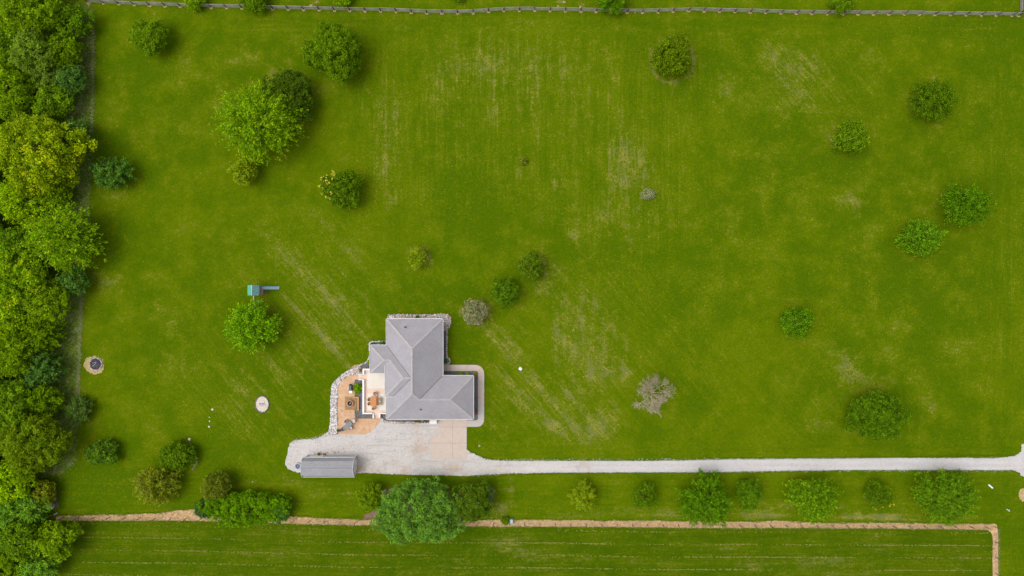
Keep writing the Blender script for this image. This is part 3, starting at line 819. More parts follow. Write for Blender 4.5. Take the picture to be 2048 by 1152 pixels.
# ------------------------------------------------------------------ lawn trees
plant("tree", "tree", 300, 72, 34, 'dome', K_MID, "medium round tree nearest the north west corner of the lawn", hf=1.7, cr=.42, rough=.10)
plant("tree", "tree", 670, 105, 54, 'dome', K_DENSE, "dense dark green dome tree standing alone below the north fence", hf=1.6, cr=.5, dens=1.1, rough=.03)
plant("tree", "tree", 574, 194, 50, 'dome', ([(.030, .070, .006), (.045, .090, .008), (.060, .11, .01)], [4, 4, 1]), "dark dull green tree touching the big bright tree's north east side", hf=1.35, cr=.5, rough=.08)
plant("tree", "tree", 514, 243, 90, 'spray', K_BRIGHT, "largest bright yellow-green leafy tree on the west lawn", ry=82, hf=1.3, leaf=.30, dens=1.15)
plant("tree", "tree", 487, 342, 25, 'dome', K_YELLOW, "small yellowish tree just south of the largest lawn tree", ry=28, hf=1.9, cr=.34, leaf=.22, rough=.14)
plant("tree", "tree", 683, 378, 39, 'dome', K_DARK, "dark green tree with pale yellow blossom on its west side", ry=36, hf=1.6, cr=.42, extra=yellow_tips((170, 62), .30, [(.60, .52, .05), (.50, .46, .05)], 40, .15, .45, .45))
plant("tree", "tree", 223, 345, 41, 'spray', ([(.020, .095, .030), (.045, .125, .025), (.07, .15, .012)], [3, 3, 2]), "blue-green small tree beside the woods edge", ry=32, hf=1.5, leaf=.26, dens=1.3, rough=.12)
plant("tree", "tree", 1345, 111, 38, 'dome', ([(.050, .100, .003), (.075, .13, .004), (.10, .15, .006)], [4, 4, 1.5]), "olive green tree ringed by a dry circle in the lawn", ry=40, hf=1.75, cr=.42, rough=.05)
plant("tree", "tree", 1869, 200, 46, 'spray', K_DARK, "dark feathery tree in the north east of the lawn", ry=42, hf=1.6, leaf=.22, dens=1.2)
plant("tree", "tree", 1703, 274, 33, 'dome', K_MID, "round knobbly tree with neat outline in the east lawn", ry=31, hf=1.7, cr=.46, rough=.04)
plant("tree", "tree", 1937, 410, 50, 'spray', K_FRESH, "fresh green tree nearest the east edge, upper of two neighbours", ry=46, hf=1.6, leaf=.24, dens=1.0)
plant("tree", "tree", 1846, 475, 44, 'spray', ([(.035, .125, .006), (.06, .165, .008), (.12, .23, .01)], [4, 4, 2]), "leafy tree south west of its near twin by the east edge", ry=37, hf=1.6, leaf=.24, dens=1.1)
plant("tree", "tree", 835, 516, 18, 'dome', K_YELLOW, "small bright yellow-green ball tree on a bald patch", ry=20, hf=1.9, cr=.30, leaf=.18, rough=.05)
plant("tree", "tree", 1063, 533, 25, 'dome', ([(.045, .095, .005), (.065, .12, .008), (.09, .15, .01)], [4, 4, 1]), "upper of two small dark trees north east of the house", ry=27, hf=1.8, cr=.34, leaf=.2)
plant("tree", "tree", 1010, 585, 27, 'dome', ([(.032, .095, .004), (.05, .12, .006), (.09, .15, .01)], [4, 4, 1]), "lower of two small dark trees north east of the house", ry=28, hf=1.8, cr=.36, leaf=.2)
plant("tree", "tree", 949, 625, 24, 'dome', K_GREYRED, "greyish reddish-leaved small tree closest to the house corner", ry=27, hf=1.7, cr=.3, leaf=.17, rough=.05)
plant("tree", "tree", 1595, 643, 31, 'dome', K_FRESH, "small vivid green round tree alone in the south east lawn", ry=29, hf=1.7, cr=.36, leaf=.2, rough=.08)
plant("tree", "tree", 1756, 832, 52, 'dome', ([(.035, .100, .004), (.055, .13, .005), (.08, .16, .006)], [4, 4, 1.5]), "wide dark green tree above the driveway's east half", ry=48, hf=1.4, cr=.40, leaf=.22, rough=.07)
plant("bush", "bush", 203, 905, 33, 'dome', ([(.025, .085, .02), (.05, .12, .01), (.07, .15, .006)], [3, 4, 2]), "low green bush between woods and yellowish tree", ry=24, hf=1.1, cr=.38, rough=.10)
plant("bush", "bush", 353, 913, 36, 'dome', K_DARK, "dark green mound shrub edged by a stone arc", ry=30, hf=1.1, cr=.40, rough=.05)
plant("tree", "tree", 309, 972, 44, 'spray', ([(.10, .13, .006), (.17, .19, .012), (.26, .25, .05), (.06, .11, .01)], [4, 4, 2, 2]), "yellow-olive tree south of the dark mound shrub", ry=38, hf=1.5, leaf=.24, dens=1.2)
plant("tree", "tree", 433, 972, 28, 'dome', K_OLIVE, "dull olive tree at the west end of the hedge", ry=29, hf=2.0, cr=.36, leaf=.2, rough=.08)
plant("hedge_shrub", "hedge", 495, 1018, 84, 'dome', K_HEDGE, "long bright green hedge mass growing across the straw strip", ry=33, hf=.75, cr=.42, leaf=.24, box=3.0, rough=.05, dens=1.1)
plant("bush", "bush", 408, 1018, 19, 'dome', K_BLUE, "blue-green bush at the hedge's west tip", ry=19, hf=1.6, cr=.38, leaf=.22)
plant("bush", "bush", 560, 1020, 21, 'dome', ([(.025, .10, .02), (.035, .12, .035)], [1, 1]), "darker blue-green bush at the hedge's east end", ry=25, hf=1.5, cr=.40, leaf=.22)
plant("tree", "tree", 741, 997, 26, 'dome', ([(.060, .125, .004), (.085, .15, .005), (.12, .18, .008)], [3, 4, 1]), "small yellow-green tree on the big tree's west side", ry=27, hf=1.7, cr=.36, leaf=.2, rough=.14)
plant("tree", "tree", 946, 1004, 38, 'dome', ([(.030, .080, .008), (.06, .115, .006), (.09, .13, .01)], [4, 3, 1]), "dark olive tree on the big tree's east side", ry=38, hf=1.9, cr=.40, leaf=.22, rough=.09)
plant("tree", "tree", 973, 993, 16, 'dome', ([(.05, .10, .04), (.09, .13, .07)], [1, 1]), "grey-green small tree at the east end of the southern clump", ry=22, hf=2.4, cr=.30, leaf=.18)
plant("tree", "tree", 838, 1029, 86, 'dome', K_TEAL, "huge bluish bright green tree south of the gravel yard", ry=64, hf=1.2, cr=.62, leaf=.26, rough=.12, lumpy=.17)
plant("bush", "bush", 1011, 1042, 8.5, 'dome', K_DARK, "small round green bush beside the teal utility box", ry=8, hf=1.5, cr=.25, leaf=.15, rough=.02)
plant("tree", "tree", 1165, 992, 26, 'spray', K_YELLOW, "sparse yellow-green sapling, first of the row below the driveway", ry=26, hf=1.8, leaf=.18, dens=1.1)
plant("tree", "tree", 1291, 992, 23, 'dome', K_DARK, "small dark sparse tree, second of the row below the driveway", ry=25, hf=1.8, cr=.30, leaf=.2, dens=.7, rough=.14)
plant("tree", "tree", 1413, 1003, 54, 'spray', K_FRESH, "bright leafy tree overhanging the straw strip, third of the row", ry=56, hf=1.5, leaf=.26, dens=1.15)
plant("tree", "tree", 1498, 988, 26, 'dome', ([(.04, .115, .005), (.06, .14, .006)], [1, 1]), "faint green round tree just east of the third row tree", ry=27, hf=1.7, cr=.32, leaf=.18, rough=.04)
plant("tree", "tree", 1628, 1000, 54, 'spray', ([(.045, .135, .005), (.075, .175, .006), (.16, .25, .01)], [4, 4, 1.6]), "bright green tree in the middle of the row's eastern half", ry=46, hf=1.5, leaf=.27, dens=1.05)
plant("tree", "tree", 1757, 991, 26, 'dome', K_DARK, "small dark tree with yellow leaf tips between two big ones", ry=25, hf=1.7, cr=.36, leaf=.2, dens=.8, rough=.16, extra=yellow_tips((-60, 70), .6, [(.45, .40, .02)], 12, .15, .3))
plant("tree", "tree", 1898, 996, 66, 'spray', ([(.045, .130, .006), (.07, .165, .008), (.11, .20, .01)], [4, 4, 1.5]), "widest bright tree at the row's east end near the driveway mouth", ry=55, hf=1.4, leaf=.27, dens=1.1)
plant("bush", "bush", 156, 820, 24, 'spray', ([(.05, .11, .03), (.07, .12, .05), (.04, .10, .01)], [1, 1, 1]), "grey-green bush in the rough grass by the woods", ry=25, hf=1.4, leaf=.2, dens=1.2)
plant("sapling", "sapling", 1296, 388, 11, 'spray', ([(.14, .18, .03), (.34, .32, .24), (.10, .15, .02)], [1, 2, 1]), "pale sparse sapling in the middle of the open lawn", ry=7, hf=1.5, leaf=.14, dens=.5)
plant("sapling", "sapling", 1047, 322, 6.5, 'dome', ([(.08, .14, .02), (.06, .12, .01), (.5, .22, .06)], [4, 4, .8]), "tiny sapling with an orange top north of the house", ry=7, hf=2.2, cr=.18, leaf=.13)
# north, cut by the frame
plant("tree", "tree", 388, -4, 20, 'spray', K_BRIGHT, "leafy tree poking in at the top edge, westernmost past the fence", hf=1.6, leaf=.24)
plant("tree", "tree", 502, -8, 30, 'dome', K_MID, "green tree past the fence at the top edge above the largest lawn tree", hf=1.5, cr=.4)
plant("tree", "tree", 684, -10, 18, 'spray', K_BRIGHT, "sprig of a bright tree past the fence above the dense dome tree", hf=1.6, leaf=.22)
plant("tree", "tree", 1226, -4, 29, 'spray', K_FRESH, "fresh green tree leaning over the middle of the north fence", hf=1.6, leaf=.24, dens=1.2)
plant("tree", "tree", 1686, 2, 22, 'spray', K_MID, "small tree past the eastern part of the north fence", hf=1.6, leaf=.22, dens=1.1)
plant("tree", "tree", 916, -12, 14, 'dome', K_MID, "low dark treetop barely showing above the fence's dip", hf=1.5, cr=.3)

# the tree over the playset
plant("tree", "tree", 502, 652, 55, 'spray', ([(.045, .150, .004), (.080, .21, .006), (.17, .29, .01)], [4, 4, 2]), "vivid green tree shading the swing beam of the playset", ry=52, hf=1.45, leaf=.28, dens=.95)

# ------------------------------------------------------------------ the woods on the west edge
WOODS = [
    (55, 15, 62, 'dome', K_MID, "tall mid green tree filling the north west corner of the woods"),
    (143, 42, 34, 'dome', ([(.030, .095, .006), (.05, .12, .008)], [1, 1]), "tree at the woods' north east corner near the fence end"),
    (12, 92, 42, 'dome', K_WOODS, "woods tree at the frame edge below the north west corner tree"),
    (68, 105, 44, 'dome', ([(.055, .115, .02), (.075, .14, .03)], [1, 1]), "pale dull tree in the upper woods"),
    (128, 105, 36, 'dome', K_DARK, "dark tree on the woods' edge right of the pale dull tree"),
    (140, 160, 30, 'dome', K_BLUE, "blue-green edge tree above the rough grass gap"),
    (90, 150, 34, 'spray', ([(.07, .12, .035), (.05, .11, .02)], [1, 1]), "greyish feathery tree between dark neighbours in upper woods"),
    (20, 165, 42, 'dome', K_MID, "bright plain tree on the frame edge in the upper woods"),
    (105, 205, 36, 'dome', K_WOODS, "middling tree just north of the yellow-topped giant"),
    (35, 222, 36, 'dome', K_DARK, "dark tree wedged above the yellow-topped giant"),
    (148, 265, 30, 'spray', K_BLUE, "blue-grey feathery tree by the giant's north east flank"),
    (40, 400, 52, 'spray', K_BRIGHT, "yellow-green tree on the frame edge between two giants"),
    (100, 385, 36, 'dome', K_MID, "small round tree tucked under the yellow-topped giant"),
    (150, 562, 26, 'dome', K_BLUE, "dark bluish tree below the feathery giant"),
    (28, 500, 46, 'dome', K_WOODS, "shaded tree on the frame edge beside the feathery giant"),
    (92, 600, 44, 'dome', ([(.055, .125, .005), (.085, .16, .007), (.12, .19, .01)], [4, 4, 1.5]), "lumpy green tree bulging east below the feathery giant"),
    (12, 630, 40, 'dome', K_BRIGHT, "bright tree at the frame edge in the middle woods"),
    (82, 672, 36, 'spray', K_DARK, "dark fine-leaved tree in the middle woods"),
    (25, 712, 48, 'spray', K_MID, "feathery green tree at the frame edge level with the fire ring"),
    (82, 735, 38, 'spray', K_BLUE, "bluish tree across the rough grass from the fire ring"),
    (85, 800, 34, 'dome', K_DARK, "dark green tree on the woods edge level with the pale round bed"),
    (22, 810, 46, 'dome', K_WOODS, "broad tree at the frame edge north of the big olive tree"),
    (20, 962, 42, 'dome', K_BRIGHT, "yellowish tree at the frame edge south of the big olive tree"),
    (86, 985, 24, 'dome', K_OLIVE, "olive tree above the grey rock pile"),
    (62, 1018, 34, 'spray', K_TEAL, "teal leafed tree beside the grey rock pile"),
    (12, 1030, 38, 'spray', K_TEAL, "teal leafed tree at the frame edge in the lower woods"),
    (112, 1078, 36, 'dome', K_MID, "round green tree where the wire fence meets the woods"),
    (45, 1080, 42, 'dome', K_WOODS, "olive green tree in the lower woods"),
    (75, 1132, 38, 'spray', K_TEAL, "bluish tree at the bottom edge of the woods"),
    (8, 1135, 40, 'dome', K_MID, "green tree filling the south west corner"),
]
def two_tips(rx, ry, h, V):
    a = yellow_tips((175, 170), .1, [(.17, .24, .006), (.23, .27, .006)], 190, .30, 2.0, .4)(rx, ry, h, V)
    b = yellow_tips((-12, 22), .15, [(.30, .32, .006), (.26, .29, .006)], 40, .30, 2.0, .4)(rx, ry, h, V)
    c = yellow_tips((-80, 14), .45, [(.30, .31, .006)], 10, .30, 1.6, .3)(rx, ry, h, V)
    F = [a[1], b[1] + len(a[0]), c[1] + len(a[0]) + len(b[0])]
    return np.concatenate([a[0], b[0], c[0]]), np.concatenate(F), np.concatenate([a[2], b[2], c[2]])
for (x, y, r, st, pal, lab) in WOODS:
    pal = ([tuple(v * f_ for v, f_ in zip(c_, (1.35, 1.22, .8))) for c_ in pal[0]], pal[1])
    plant("tree", "tree", x, y, r, st, pal, lab, group="trees of the west woods", hf=1.75 + random.uniform(-.15, .25), cr=.55, leaf=.32, dens=.95, rough=.10)
plant("tree", "tree", 72, 305, 88, 'dome', ([(.080, .145, .004), (.12, .185, .006), (.17, .23, .01)], [4, 4, 2]), "giant tree with golden yellow sprays across its crown", ry=76, hf=1.5, cr=.72, leaf=.32, rough=.08, group="trees of the west woods", extra=two_tips)
plant("tree", "tree", 120, 476, 76, 'spray', K_BRIGHT, "feathery bright green giant bulging out over the lawn edge", ry=70, hf=1.5, leaf=.32, dens=1.05, group="trees of the west woods")
plant("tree", "tree", 30, 565, 60, 'dome', K_BRIGHT, "yellow-tipped tree on the frame edge below the feathery giant", hf=1.7, cr=.6, leaf=.32, group="trees of the west woods", extra=yellow_tips((180, 175), .1, [(.20, .26, .006)], 80, .28, 1.6, .5))
plant("tree", "tree", 62, 885, 64, 'dome', ([(.060, .115, .004), (.09, .15, .006), (.12, .17, .01)], [4, 4, 1.5]), "big olive-green tree in the lower woods beside the low bush", ry=62, hf=1.6, cr=.62, leaf=.32, group="trees of the west woods")
k = 0
for y in range(-60, 1260, 105):
    for xx in (-70, -160):
        plant("tree", "tree", xx + random.uniform(-12, 12), y + random.uniform(-20, 20), random.uniform(52, 64), 'dome', K_WOODS, "tree of the woods beyond the west frame edge", group="outer woods trees", hf=1.6, cr=.9, leaf=.6, dens=1.0)

# undergrowth below the woods
WE = interp([(-200, 175), (0, 175), (60, 165), (150, 158), (230, 138), (330, 160), (430, 165), (540, 160), (600, 130), (680, 112), (760, 112), (850, 120), (930, 118), (980, 104), (1020, 98), (1060, 130), (1120, 120), (1350, 115)])
n = 42000
Y = rng.uniform(-190, 1340, n); X = WE(Y) - 16 - (rng.random(n) ** .8) * (WE(Y) + 235)
C = np.stack([(X - 1024) * S, (576 - Y) * S, rng.uniform(.05, .9, n)], -1)
ed = np.clip((WE(Y) - X) / 25, .15, 1); C[:, 2] *= ed * 1.6
V, F, C2 = leaves(C, np.tile([0, 0, 1.0], (n, 1)), .42, [(.04, .10, .006), (.06, .13, .008), (.04, .10, .02), (.10, .13, .03)], [4, 3, 1.2, 1], rng.integers(0, 3000, n))
tag(np_mesh("undergrowth", V, F, M_LEAF, None, C2), "dark shrubby undergrowth beneath the woods", kind="stuff")

# the unmown strip itself
LE_ = LE = interp([(0, 182), (60, 188), (180, 187), (260, 185), (330, 184), (400, 179), (520, 172), (560, 166), (640, 163), (700, 160), (760, 158), (860, 154), (920, 152), (935, 140), (950, 120), (960, 112)])
ust = [(x_, y_) for x_, y_ in [(float(LE_(y)) , y) for y in range(5, 960, 12)]] + [(float(WE(y)) - 30, y) for y in range(955, 0, -25)]
_q = ragged(ust, .5, 4)
V_ = MB().add([(*P(x_, y_)[:2], .007) for x_, y_ in _q][::-1], [tuple(range(len(_q)))]).build('unmown_strip', G_ROUGH)
tag(V_, 'unmown strip of longer grass between woods and lawn', kind='structure')

def blades(X, Y, L, col, label, name, lay=.7, w=.03, n_per=3, zmax=None, ang=None, jx=.9):
    n = len(X) * n_per
    X = np.repeat(X, n_per) + rng.normal(0, jx, n); Y = np.repeat(Y, n_per) + rng.normal(0, jx, n)
    b = np.stack([(X - 1024) * S, (576 - Y) * S, np.full(n, .01)], -1)
    a = rng.uniform(0, 6.28, n) if ang is None else rng.normal(ang, .6, n)
    l = L * rng.uniform(.5, 1.3, n)
    el = np.clip(rng.normal(1 - lay, .25, n), .06, 1.2)
    d = np.stack([np.cos(a) * np.cos(el), np.sin(a) * np.cos(el), np.sin(el)], -1)
    s = np.stack([-np.sin(a), np.cos(a), np.zeros(n)], -1) * (w * rng.uniform(.6, 1.4, n))[:, None]
    V = np.stack([b - s, b + s, b + d * l[:, None]], 1).reshape(-1, 3)
    F = np.arange(n * 3).reshape(-1, 3)
    pal = np.array(col); c = pal[rng.integers(0, len(pal), n)] * rng.uniform(.75, 1.2, (n, 1))
    return tag(np_mesh(name, V, F, M_BLADE, None, np.repeat(c, 3, 0)), label, kind="stuff")

n = 2600
Y = rng.uniform(20, 950, n); X = WE(Y) - 8 + rng.random(n) * (LE(Y) - WE(Y) + 8)
blades(X, Y, .42, [(.18, .30, .03), (.16, .27, .02), (.30, .36, .09), (.42, .42, .20), (.16, .27, .04)], "unmown long pale grass between woods and lawn", "rough_grass", .95, .045, 4, jx=2.2)
n = 1100
Y = np.concatenate([rng.uniform(60, 300, n // 3), rng.uniform(520, 800, n - n // 3)]); X = LE(Y) - np.abs(rng.normal(0, 1.6, n))
blades(X, Y, .5, [(.42, .42, .20), (.34, .38, .14)], "pale seeded grass line along the mown edge", "grass_edge_line", .85, .03, 2)
# straw blades over the dead strip
X = rng.uniform(118, 1990, 9000); Y = STOP(X) + rng.random(9000) * (SBOT(X) - STOP(X))
k1 = rng.uniform(1065, 1330, 900)
X = np.concatenate([X, rng.uniform(1985, 1996, 900)]); Y = np.concatenate([Y, k1])
blades(X, Y, .28, [(.66, .47, .25), (.55, .38, .19), (.36, .25, .14), (.68, .55, .35)], "loose dead straw lying along the wire fence", "loose_straw", .95, .03, 2)
# live grass creeping over the strip and driveway edges
X = rng.uniform(118, 1985, 3600); e_ = rng.random(3600) < .6
Y = np.where(e_, STOP(X) + np.abs(rng.normal(0, .9, 3600)) - 2.4 + 2.2 * np.sin(X / 9) * np.sin(X / 31), SBOT(X) - np.abs(rng.normal(0, .6, 3600)) + .9)
X2 = rng.uniform(940, 2030, 5000); Y2 = np.where(rng.random(5000) < .5, np.interp(X2, [d_[0] for d_ in ((940, 903), (971, 916.4), (995, 919.7), (1300, 920.5), (1480, 917), (1700, 915.5), (2030, 911))], [903, 916.4, 919.7, 920.5, 917, 915.5, 911]) + np.abs(rng.normal(0, .5, 5000)) - .4,
              np.interp(X2, [940, 1020, 1200, 1400, 1500, 1600, 1700, 2030], [952.5, 948, 946, 945.5, 944, 942.5, 941, 941.5]) - np.abs(rng.normal(0, .5, 5000)) + .4)
blades(np.concatenate([X, X2]), np.concatenate([Y, Y2]), .20, [(.10, .22, .003), (.13, .25, .004), (.18, .27, .01)], "live grass creeping over strip and driveway edges", "edge_grass", .6, .035, 3, jx=.4)
# hay windrows in the field
ROW = interp([(100, -1), (380, 1.5), (560, 6), (700, 9.5), (900, 10.5), (1100, 10.5), (1300, 14), (1500, 14), (1700, 15), (1988, 16)])
PXs, PYs = [], []
for kk in range(0, 11):
    n = 1700
    X = rng.uniform(130, 1980, n)
    ph = rng.uniform(0, 6.28, 4)
    dens_ = .42 + .3 * np.sin(X / 61 + ph[0]) + .25 * np.sin(X / 23 + ph[1]) + .25 * np.sin(X / 140 + ph[2])
    kp = rng.random(n) < np.clip(dens_, .05, 1) * (1.0 if kk in (1, 2, 3) else .55) * (1.0 if kk else .5)
    X = X[kp]; PXs.append(X); PYs.append(1050 + kk * 25 + ROW(X) + rng.normal(0, .35, len(X)))
X, Y = np.concatenate(PXs), np.concatenate(PYs)
blades(X, Y, .20, [(.36, .34, .08), (.28, .30, .04), (.48, .42, .16), (.22, .28, .02)], "thin broken rows of dried hay across the field", "hay_rows", .9, .035, 3, ang=0.0, jx=.45)

# dead bare tree
def dead_tree(px, py, r, label):
    h = 1.75 * r * S; c = P(px - 3, py, h * .3)
    root = thing("dead_tree", (c[0], c[1], 0), label, "tree")
    Rw = r * S * .97
    trunk = MB(); tw = MB()
    trunk.tube((0, 0, -.05), (0, 0, h * .25), .14, .11, 8)
    def grow(p, d, L, rad, lvl):
        q = p + d * L
        (trunk if lvl < 2 else tw).tube(p, q, rad, rad * .62, 5 if lvl < 2 else 3, False)
        if lvl == 5: return
        nk = (0, 6, 5, 5, 4, 3)[lvl]
        for i in range(nk):
            s = p.lerp(q, random.uniform(.45, 1.0))
            nd = (d + Vector((random.gauss(0, .50), random.gauss(0, .50), random.gauss(.04, .34)))).normalized()
            grow(s, nd, L * random.uniform(.45, .82), max(rad * .58, .008), lvl + 1)
    for i in range(8):
        a = 6.283 * i / 8 + random.uniform(-.25, .25); el = random.uniform(.25, 1.0)
        grow(Vector((0, 0, h * random.uniform(.15, .25))), Vector((math.cos(a) * math.cos(el), math.sin(a) * math.cos(el), math.sin(el))), Rw * random.uniform(.52, .70), .045, 1)
    trunk.build("trunk", M_DEADBARK, root); tw.build("twigs", M_DEADBARK, root)
dead_tree(1307, 785, 37, "bare grey leafless tree in the lawn east of the house")

# ------------------------------------------------------------------ fences
fz = P(post_px[0][0], post_px[0][1])
fence = thing("rail_fence", fz, "weathered grey wooden rail fence along the north of the lawn", "fence")
heights = (.36, .72, 1.08)
def post_and_rails(pts, root, org, pw=.075):
    pm = MB().box((0, 0, .61), (pw * 1.9, pw * 1.9, 1.26), taper=.9).build("post", M_POSTWOOD, root, bevel=.01)
    first = True
    for i, (x, y) in enumerate(pts):
        o = pm if first else pm.copy()
        if not first: COL.objects.link(o)
        o.location = (x - org[0] + random.uniform(-.03, .03), y - org[1] + random.uniform(-.03, .03), 0)
        o.rotation_euler = (R(random.uniform(-2, 2)), R(random.uniform(-2, 2)), R(random.uniform(-8, 8)))
        first = False
    rm = MB().box((.5, 0, 0), (1.0, .05, .13)).build("rail", M_WOOD, root)
    first = True
    for i in range(len(pts) - 1):
        a, b = pts[i], pts[i + 1]
        L = math.hypot(b[0] - a[0], b[1] - a[1])
        for z in heights:
            o = rm if first else rm.copy()
            if not first: COL.objects.link(o)
            first = False
            o.location = (a[0] - org[0], a[1] - org[1] + random.uniform(-.03, .03), z + random.uniform(-.03, .03))
            o.scale = (L, random.uniform(.8, 1.4), 1)
            o.rotation_euler = (R(random.uniform(-12, 12)), R(random.uniform(-.8, .8)), math.atan2(b[1] - a[1], b[0] - a[0]))
post_and_rails([P(x, y)[:2] for x, y in post_px], fence, fz)
# gravelly worn line under the rails
fs = P(2038, 30)
fence2 = thing("rail_fence", fs, "short grey rail fence leg running north from the lawn's top right corner", "fence")
post_and_rails([P(2038.5, 27 - i * 30.8)[:2] for i in range(7)], fence2, fs)
us = [(x, float(NF(x)) - 2.2 + random.gauss(0, .35)) for x in np.arange(172, 2036, 4)] + [(x, float(NF(x)) + .6 + random.gauss(0, .3)) for x in np.arange(2036, 172, -4)]
M_UNDER = plain("trampled_grey_thatch", (.17, .20, .08), .95, .25, 2)
ground_poly("worn_strip", us, .008, M_UNDER, "worn greyish thatch under the rail fence")

# wire fence on the south
sp = []
x = 128.0
while x < 1985: sp.append((x, float(SFEN(x)))); x += 30.7
sp += [(1990, 1053 + 30.7 * i) for i in range(0, 9)]
so_ = P(*sp[0])
wf = thing("wire_fence", so_, "thin wire fence on slim dark posts along the straw strip", "fence")
pm = MB().box((0, 0, .62), (.075, .075, 1.3), taper=.85).build("post", M_POSTWOOD, wf)
for i, (x, y) in enumerate(sp):
    o = pm if i == 0 else pm.copy()
    if i: COL.objects.link(o)
    c = P(x, y); o.location = (c[0] - so_[0], c[1] - so_[1], 0)
    o.rotation_euler = (R(random.uniform(-2.5, 2.5)), R(random.uniform(-2.5, 2.5)), 0)
for z in (.35, .7, 1.1):
    m = MB()
    for i in range(len(sp) - 1):
        a, b = P(*sp[i]), P(*sp[i + 1]); m.tube((a[0] - so_[0], a[1] - so_[1], z), (b[0] - so_[0], b[1] - so_[1], z), .006, n=3, cap=False)
    m.build("wire", M_WIRE, wf)

# ------------------------------------------------------------------ the house
HX, HY = -15.0, -13.0
house = thing("house", (HX, HY, 0), "house with grey hipped shingle roof and white gutters", "house")
ho = (HX, HY, 0)
p_ = .62
A = (-19.5, -4.865, 3.0); B = (-10.84, -4.865, 3.0); Cc = (-10.84, -13.72, 3.0); D = (-6.07, -13.72, 3.0); E = (-6.07, -20.39, 3.0); Fq = (-19.5, -20.39, 3.0)
R1 = (-15.17, -9.195, 5.685); R2 = (-15.17, -16.06, 5.685); G1 = (-14.175, -17.055, 5.068); G2 = (-9.405, -17.055, 5.068)
V1 = (-19.5, -8.97, 3.0); V2 = (-15.324, -13.73, 5.589); V3 = (-18.355, -16.76, 3.71); W2 = (-16.54, -13.73, 5.589); KK = (-19.57, -16.76, 3.71); M3 = (-19.5, -16.76, 3.0)
Q = (-18.831, -11.116, 4.168); LL = (-19.57, -11.94, 3.71); N1 = (-19.70, -11.116, 4.168); NWc = (-22.04, -8.97, 3.0); SWc = (-22.04, -13.22, 3.0); NSe = (-19.2, -13.22, 3.0)
faces = [(A, B, R1), (B, Cc, G1, R2, R1), (Cc, D, G2, G1), (D, E, G2), (E, Fq, R2, G1, G2), (A, V1, V2, V3, M3, Fq, R2, R1), (NWc, V1, V2, W2, Q, N1), (NWc, SWc, N1), (SWc, NSe, (-19.2, -11.94, 3.71), Q, N1), (KK, LL, Q, W2), (KK, V3, V2, W2)]
m = MB()
for f in faces:
    f = list(f)
    a, b, c = Vector(f[0]), Vector(f[1]), Vector(f[2])
    if (b - a).cross(c - a).z < 0: f = f[::-1]
    n = len(f)
    lo = [(x, y, z - .12) for x, y, z in f]
    m.add(f, [tuple(range(n))]); m.add(lo, [tuple(range(n - 1, -1, -1))])
    m.add(f + lo, [(i, n + i, n + (i + 1) % n, (i + 1) % n) for i in range(n)])
roof = m.build("roof", M_SHINGLE, house, ho)

def cap_line(a, b, w=.28, parent=house, org=ho, mat=None):
    """overlapping cap shingles along a ridge or hip"""
    a, b = Vector(a), Vector(b); L = (b - a).length; d = (b - a).normalized()
    s = Vector((0, 0, 1)).cross(d).normalized(); m = MB(); step = .30; k = int(L / step)
    for i in range(k + 1):
        t0 = i * step; t1 = min(L, t0 + step + .05)
        if t1 - t0 < .06: continue
        p0, p1 = a + d * t0, a + d * t1; up = Vector((0, 0, 1)); ww = w / 2 * random.uniform(.85, 1.15)
        j = random.uniform(-.015, .015)
        dn = .07 if abs(d.z) < .05 else .045
        vs = [p0 - s * (ww + j) + up * (-dn + .055), p0 + up * .065, p0 + s * (ww - j) + up * (-dn + .055), p1 - s * ww + up * (-dn + .03), p1 + up * .04, p1 + s * ww + up * (-dn + .03)]
        m.add(vs, [(0, 1, 4, 3), (1, 2, 5, 4), (0, 3, 5, 2)[:3], (0, 2, 1)])
    return m.build("ridge_cap", mat or M_CAP, parent, org)
for a, b in [(A, R1), (B, R1), (R1, R2), (R2, Fq), (R2, G1), (G1, G2), (G2, D), (G2, E), (NWc, N1), (SWc, N1), (N1, Q), (Q, W2), (W2, V2), (KK, W2)]: cap_line(a, b)
def strip3(a, b, w, lift, name, mat):
    a, b = Vector(a), Vector(b); d = (b - a).normalized(); s = Vector((0, 0, 1)).cross(d).normalized() * w / 2; u = Vector((0, 0, 1)) * lift
    MB().add([a - s + u * 1.6, a + u, a + s + u * 1.6, b - s + u * 1.6, b + u, b + s + u * 1.6], [(0, 1, 4, 3), (1, 2, 5, 4)]).build(name, mat, house, ho)
for a, b in [(V1, V2), (Cc, G1), (V3, V2)]: strip3(a, b, .07, .03, "valley_flashing", M_VALLEY)

def gutter(a, b, out, name="gutter"):
    a, b = Vector(a), Vector(b); d = (b - a).normalized(); o = Vector(out)
    ang = math.atan2(d.y, d.x); c = (a + b) / 2 + o * .065
    mm = MB().box((c.x, c.y, c.z - .075), ((b - a).length + .04, .02, .13), ang)
    c2 = (a + b) / 2 + o * .13; mm.box((c2.x, c2.y, c2.z - .055), ((b - a).length + .10, .035, .12), ang)
    c3 = (a + b) / 2 + o * .075; mm.box((c3.x, c3.y, c3.z - .12), ((b - a).length + .02, .10, .015), ang)
    mm.build(name, M_TRIM, house, ho)
for a, b, o in [(A, B, (0, 1, 0)), (B, Cc, (1, 0, 0)), (Cc, D, (0, 1, 0)), (D, E, (1, 0, 0)), (E, Fq, (0, -1, 0)), (A, V1, (-1, 0, 0)), (NWc, V1, (0, 1, 0)), (NWc, SWc, (-1, 0, 0)), (SWc, NSe, (0, -1, 0)), (LL, KK, (-1, 0, 0)), (KK, V3, (0, -1, 0)), (M3, Fq, (-1, 0, 0))]: gutter(a, b, o)
